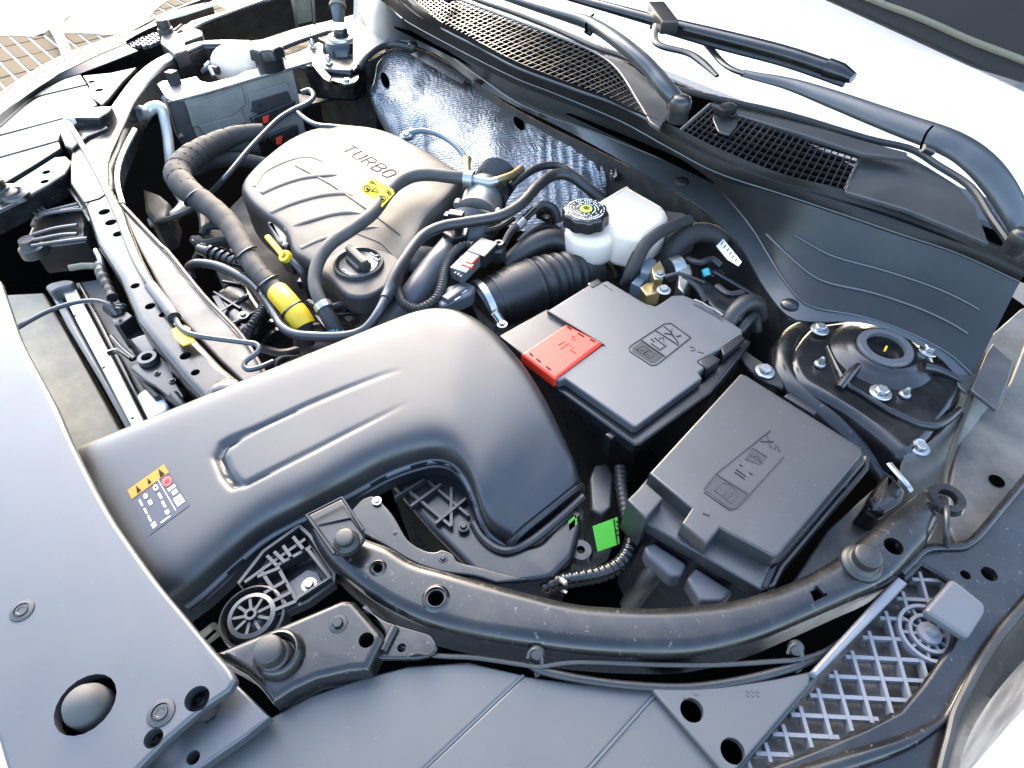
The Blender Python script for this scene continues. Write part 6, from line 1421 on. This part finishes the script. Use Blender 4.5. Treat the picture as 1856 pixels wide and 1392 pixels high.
obj('bracket_top', panel([(284, 152), (294, 146), (330, 144), (356, 138), (362, 146), (380, 150), (428, 138), (446, 128), (500, 118), (558, 100), (566, 110), (518, 124), (455, 142), (374, 166), (312, 182), (300, 176)], .938, .006, .0015), M_zinc, cu_)
obj('bracket_leg', [tubeuv([(298, 176, .935), (312, 200, .92), (322, 236, .89), (330, 250, .88)], 6, seg=6, smooth=False)], M_ecu, cu_)
q = px(316, 150, .94, 1)
obj('square_stud', box(at(318, 152, .938, .5), 18 * q, 16 * q, .022, .002), M_rubber, cu_)
obj('retaining_clip', tubeuv([(366, 158, .94), (370, 170, .925), (372, 184, .91)], 3.5, seg=6), M_wplain, cu_)
hv = thing('aircon_pipe', 'bright pale air conditioning pipe with an eye fitting at the far side', 'pipe', P(280, 200, .93))
obj('pipe', tubeuv([(262, 206, .93), (276, 196, .935), (292, 196, .935), (298, 216, .92), (304, 248, .90), (308, 285, .88), (312, 315, .86), (322, 345, .85), (334, 368, .845), (320, 388, .845), (296, 398, .84), (270, 404, .84)], [10, 11, 10, 9, 9, 9, 9, 10, 10, 10, 9, 8], seg=14), mat('pale_painted_pipe', (0.45, 0.43, 0.38), .35, metal=.4, var=.1), hv)
obj('eye', lathe([(.007, .006), (.012, .006), (.013, -.004), (.007, -.004), (.007, .006)], frame(P(258, 206, .932), RT, Vector((.3, -.7, .4))), seg=20), M_alu, hv)
tag(obj('thin_conduit', tubeuv([(282, 402, .86), (310, 396, .87), (340, 384, .88), (368, 366, .88)], 5, seg=8), M_rubber), 'thin black conduit near the bend of the pale pipe', 'conduit')
tag(obj('inner_seal', tubeuv([(244, 236, .93), (226, 270, .93), (214, 304, .93), (213, 336, .93), (222, 370, .93)], 5, seg=8), M_zinc), 'bright edge trim standing inside the far rail bend', 'trim')
lump('crash_bracket', 'dark crumpled bracket between far rail and harness', 'bracket', [(258, 340), (290, 352), (306, 366), (300, 392), (280, 400), (262, 380)], .86, .06, M_dark, bev=.006)

# ------------------------------------------------------------------ radiator and latch in front
zr2 = .875
ra = thing('radiator', 'radiator top with a dusty shroud and a bright perforated strip', 'radiator', P(170, 650, zr2))
obj('dusty_shroud', panel([(-30, 540), (8, 534), (40, 532), (78, 530), (140, 640), (226, 796), (180, 818), (140, 834), (60, 700)], zr2 - .01, .05, .003), M_tan, ra)
obj('tank_rail', panel([(84, 520), (100, 516), (140, 590), (196, 690), (250, 784), (236, 792), (180, 690), (120, 590)], zr2 - .003, .03, .004), M_grey, ra)
obj('bright_strip', panel([(106, 516), (132, 512), (160, 566), (214, 668), (268, 776), (244, 786), (190, 680), (140, 586)], zr2 + .004, .012, .002, [(136, 572, 3), (188, 666, 3), (240, 758, 3)]), M_alu, ra)
obj('side_rail', panel([(136, 512), (146, 510), (176, 566), (230, 668), (280, 768), (270, 774), (216, 670), (164, 568)], zr2 - .002, .03, .003), M_paint, ra)
obj('end_cap', panel([(80, 520), (92, 512), (118, 506), (134, 508), (130, 516), (104, 522), (92, 530)], zr2 + .012, .02, .003, rnd=.004), M_grey, ra)
obj('air_guide', panel([(140, 512), (186, 505), (250, 590), (330, 730), (280, 765), (220, 660)], zr2 - .022, .006, .002), M_grey, ra)
obj('corner_block', panel([(142, 812), (166, 802), (172, 812), (148, 824)], .90, .02, .002), M_smooth, ra)
tag(obj('release_cable', tubeuv([(26, 598, .945), (56, 580, .945), (90, 563, .945), (134, 549, .945), (172, 545, .944), (198, 553, .940), (212, 570, .93)], 4.5, seg=8), M_pipe), 'thin hood release cable arching over the radiator strip', 'cable')
la_ = thing('hood_latch', 'black hood latch assembly with springs beside the radiator strip', 'latch', P(260, 650, .91))
for nm, uv, z, th, m in (('latch_box', [(202, 572), (228, 562), (242, 572), (216, 590), (206, 588)], .925, .04, M_smooth), ('latch_box', [(214, 596), (240, 584), (262, 606), (240, 622)], .905, .05, M_dark), ('latch_box', [(236, 614), (264, 604), (280, 620), (282, 634), (256, 640)], .925, .02, M_gloss),
                          ('latch_plate', [(240, 662), (260, 650), (290, 642), (310, 660), (318, 690), (334, 716), (330, 728), (310, 724), (280, 700), (262, 690), (236, 668)], .918, .035, M_smooth), ('latch_plate', [(252, 690), (272, 696), (290, 716), (278, 720)], .912, .02, M_dark)):
    obj(nm, panel(uv, z, th, .002), m, la_)
obj('spring', tubeuv([(196, 556, .925), (212, 568, .925), (222, 556, .925)], 9, seg=10, rib=(.005, .25)), M_smooth, la_)
obj('rod', tubeuv([(180, 478, .925), (186, 500, .925), (196, 520, .925), (204, 540, .925)], [7, 9, 7, 8], seg=10, rib=(.014, .3)), M_dark, la_)
obj('rod', tubeuv([(174, 454, .93), (182, 470, .93), (186, 486, .925)], 5, seg=8), M_zinc, la_)
obj('lever', tubeuv([(202, 610, .915), (222, 632, .918), (244, 650, .92)], 4, seg=8), M_smooth, la_)
obj('lever', tubeuv([(198, 640, .91), (216, 636, .914), (240, 650, .918)], 6, seg=8), M_gloss, la_)
obj('ring', lathe([(.006, .003), (.010, .003), (.011, -.003), (.006, -.003), (.006, .003)], loc=P(268, 650, .922), seg=16), M_pipe, la_)
put('bolt', BOLTB, la_, P(284, 676, .919), px(284, 676, .919, 6)); put('bolt', BOLTB, la_, P(312, 690, .919), px(312, 690, .919, 7))
tag(obj('cross_tube', tubeuv([(126, 486, .90), (150, 482, .90), (178, 482, .90)], 6, seg=10, smooth=False), M_tan), 'short tan tube end beside the far rail above the radiator', 'tube')
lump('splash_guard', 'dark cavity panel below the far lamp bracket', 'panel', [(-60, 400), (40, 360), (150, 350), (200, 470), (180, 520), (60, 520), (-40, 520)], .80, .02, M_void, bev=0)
wc_ = thing('white_connector', 'white rectangular plug beside the radiator strip next to the duct', 'connector', P(276, 735, .90))
obj('plug_body', panel([(247, 715), (266, 702), (285, 700), (304, 733), (300, 744), (268, 760)], .905, .025, .003, rnd=.003), M_wplain, wc_)
obj('plug_collar', panel([(262, 762), (300, 742), (306, 752), (270, 776)], .90, .02, .002), M_grey, wc_)
tag(obj('taped_cable', tubeuv([(315, 716, .92), (330, 735, .92), (345, 752, .915)], 9, seg=12), M_rubber), 'black cable leaving the latch towards the duct', 'cable')
# corrugated conduits near the air box
tag(obj('conduit', tubeuv([(985, 1068, .885), (1010, 1056, .89), (1050, 1048, .893), (1090, 1040, .893), (1122, 1024, .893), (1142, 996, .893), (1150, 960, .89)], 14, rib=(.0058, .12), seg=14), M_gloss), 'shiny black corrugated conduit curving under the green tag', 'conduit')
tag(obj('conduit', tubeuv([(1140, 960, .88), (1132, 920, .88), (1126, 880, .88), (1124, 846, .88)], 10, rib=(.0055, .14), seg=12), M_rubber), 'upright corrugated conduit between duct and fuse box', 'conduit')
tag(obj('conduit_clip', tube([P(1026, 1058, .905), P(1014, 1050, .90), P(1016, 1066, .885), P(1026, 1072, .88)], .0022, seg=6), M_zinc), 'pale wire clip round the shiny conduit', 'clip')
lump('air_box_stay', 'flat black plastic stay standing between duct elbow and battery box', 'panel', [(1068, 866), (1078, 842), (1100, 838), (1114, 860), (1110, 920), (1092, 935), (1070, 925)], .87, .08, M_plastic)
tag(obj('thick_cable', tubeuv([(1140, 1100, .86), (1162, 1066, .88), (1186, 1036, .895), (1198, 1014, .90)], 18, seg=18), M_rubber), 'thick black cable coming out of the front of the fuse box', 'cable')
tag(obj('sensor_ring', lathe([(.004, .004), (.010, .004), (.012, -.004), (.004, -.004)], loc=P(1052, 1000, .87), seg=20), M_gloss), 'small dark ring below the duct elbow', 'ring')

# ------------------------------------------------------------------ wipers
def arm(name, lab, pts, rp, cap, blade=None):
    w_ = thing(name, lab, 'wiper', P(*cap))
    obj('arm', tubeuv(pts, rp, seg=16, flat=.55, up=Vector((0, -.3, .95))), M_cowl, w_)
    q = px(cap[0], cap[1], cap[2], 1)
    obj('pivot_cap', lathe([(0, 10 * q), (12 * q, 9 * q), (17 * q, 6 * q), (20 * q, 0), (21 * q, -12 * q)], loc=P(*cap), seg=28), M_smooth, w_, ang=60)
    obj('pivot_post', lathe([(19 * q, 0), (19 * q, -24 * q), (0, -24 * q)], loc=P(cap[0], cap[1], cap[2]) - UPV * 12 * q, seg=24), M_smooth, w_)
    return w_
w1 = arm('windscreen_wiper', 'black wiper arm with its pivot between the two grilles', [(1236, 190, 1.075), (1214, 168, 1.09), (1190, 138, 1.10), (1162, 108, 1.11), (1128, 80, 1.115), (1094, 56, 1.115), (1062, 40, 1.115), (1010, 24, 1.115), (940, 2, 1.115), (860, -26, 1.115)], [24, 27, 26, 25, 24, 22, 20, 16, 13, 11], (1234, 183, 1.088))
obj('hinge_line', tubeuv([(1076, 26, 1.121), (1068, 34, 1.122), (1062, 46, 1.119), (1064, 58, 1.114)], 2.2, seg=6), M_void, w1)
obj('hinge_pin', tubeuv([(1062, 54, 1.112), (1072, 60, 1.110)], 6, seg=10, smooth=False), M_smooth, w1)
w2 = arm('windscreen_wiper', 'long black wiper with its dark blade on the bright glass, pivot at the right edge', [(1850, 412, 1.06), (1832, 372, 1.075), (1806, 330, 1.09), (1776, 296, 1.10), (1742, 270, 1.105), (1700, 250, 1.108), (1650, 232, 1.108), (1580, 206, 1.108), (1500, 176, 1.108), (1430, 152, 1.108), (1368, 138, 1.108), (1345, 132, 1.108)], [22, 27, 29, 29, 28, 27, 25, 22, 18, 13, 9, 8], (1856, 425, 1.07))
obj('hinge_line', tubeuv([(1690, 229, 1.124), (1680, 240, 1.124), (1672, 258, 1.118), (1668, 270, 1.112)], 2.2, seg=6), M_void, w2)
obj('hinge_pin', tubeuv([(1672, 268, 1.11), (1690, 276, 1.105)], 7, seg=10, smooth=False), M_smooth, w2)
obj('rod', tubeuv([(1350, 134, 1.108), (1328, 126, 1.108), (1308, 112, 1.108), (1284, 84, 1.11), (1262, 60, 1.112), (1240, 52, 1.114)], 7, seg=8, flat=.6), M_smooth, w2)
bl = w2
obj('blade_spine', tubeuv([(1000, -14, 1.125), (1090, 10, 1.125), (1200, 40, 1.125), (1320, 70, 1.125), (1420, 96, 1.125), (1500, 122, 1.122)], [8, 11, 14, 17, 18, 18], seg=14, flat=.7), M_gloss, bl)
obj('end_cap', tubeuv([(1498, 122, 1.122), (1524, 131, 1.121), (1546, 142, 1.119)], [20, 19, 12], seg=12, smooth=False, flat=.8), M_gloss, bl)
obj('rubber_lip', tubeuv([(1180, 48, 1.115), (1300, 84, 1.115), (1420, 116, 1.115), (1530, 154, 1.112)], 5, seg=6), M_rubber, bl)
obj('blade_mount', box(at(1198, 44, 1.122, -.62), .075, .022, .016, .003), M_smooth, bl)
obj('adapter', tubeuv([(1190, 46, 1.125), (1186, 70, 1.12), (1200, 84, 1.118), (1246, 96, 1.117), (1272, 112, 1.115), (1300, 138, 1.112)], [7, 7, 8, 8, 8, 5], seg=8, flat=.6), M_smooth, bl)
# white sheet added behind the glass, its colour standing in for sun glare
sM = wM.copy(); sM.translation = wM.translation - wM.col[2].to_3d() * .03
obj('glare_sheet', panel2([(-.72, -0.08), (.72, -0.08), (.58, .82), (-.58, .82)], .004, .001, (), sM), M_glare, screen)

# ------------------------------------------------------------------ sub-parts: print, ribs and small fittings belong to the part they sit on
SUB = {'letter': 'cover_shell', 'raised_rib': 'cover_shell', 'long_seam': 'cover_shell', 'orange_strip': 'warning_label', 'red_mark': 'warning_label', 'white_print': 'warning_label',
       'warning_triangle': 'warning_label', 'print_detail': 'warning_label', 'cap_print': 'cap', 'cap_badge': 'cap', 'badge_mark': 'cap', 'cap_slot': 'red_cap', 'embossed_symbols': 'lid', 'dark_cell': 'lid',
       'bars': 'tag_sheet', 'fold_line': 'tag_sheet', 'case_relief': 'front_case', 'connector_bay': 'front_case', 'connector_cover': 'front_case', 'hinge_line': 'arm', 'hinge_pin': 'arm',
       'rubber_lip': 'blade_spine', 'end_cap': 'blade_spine', 'body_ridge': 'body', 'tape_edge': 'trunk', 'yellow_wrap': 'trunk', 'cable_tie': 'trunk', 'plug_latch': 'plug_body', 'groove': 'duct_shell', 'snap_clip': 'joint_flange',
       'hole_rim': 'rail_band', 'moulded_rib': 'front_wall', 'push_clip': None}
def stem(o): return o.name.split('.')[0]
for t in [o for o in scene.objects if o.type == 'EMPTY']:
    ch = list(t.children)
    for c in ch:
        want = SUB.get(stem(c))
        if not want: continue
        host = next((h for h in ch if stem(h) == want and h.parent == t), None)
        if host is not None and host is not c:
            c.parent = host; c.matrix_parent_inverse = Matrix.Identity(4)
for t in [o for o in scene.objects if stem(o) in ('main_harness', 'engine_cover', 'fuse_box')]:
    pass
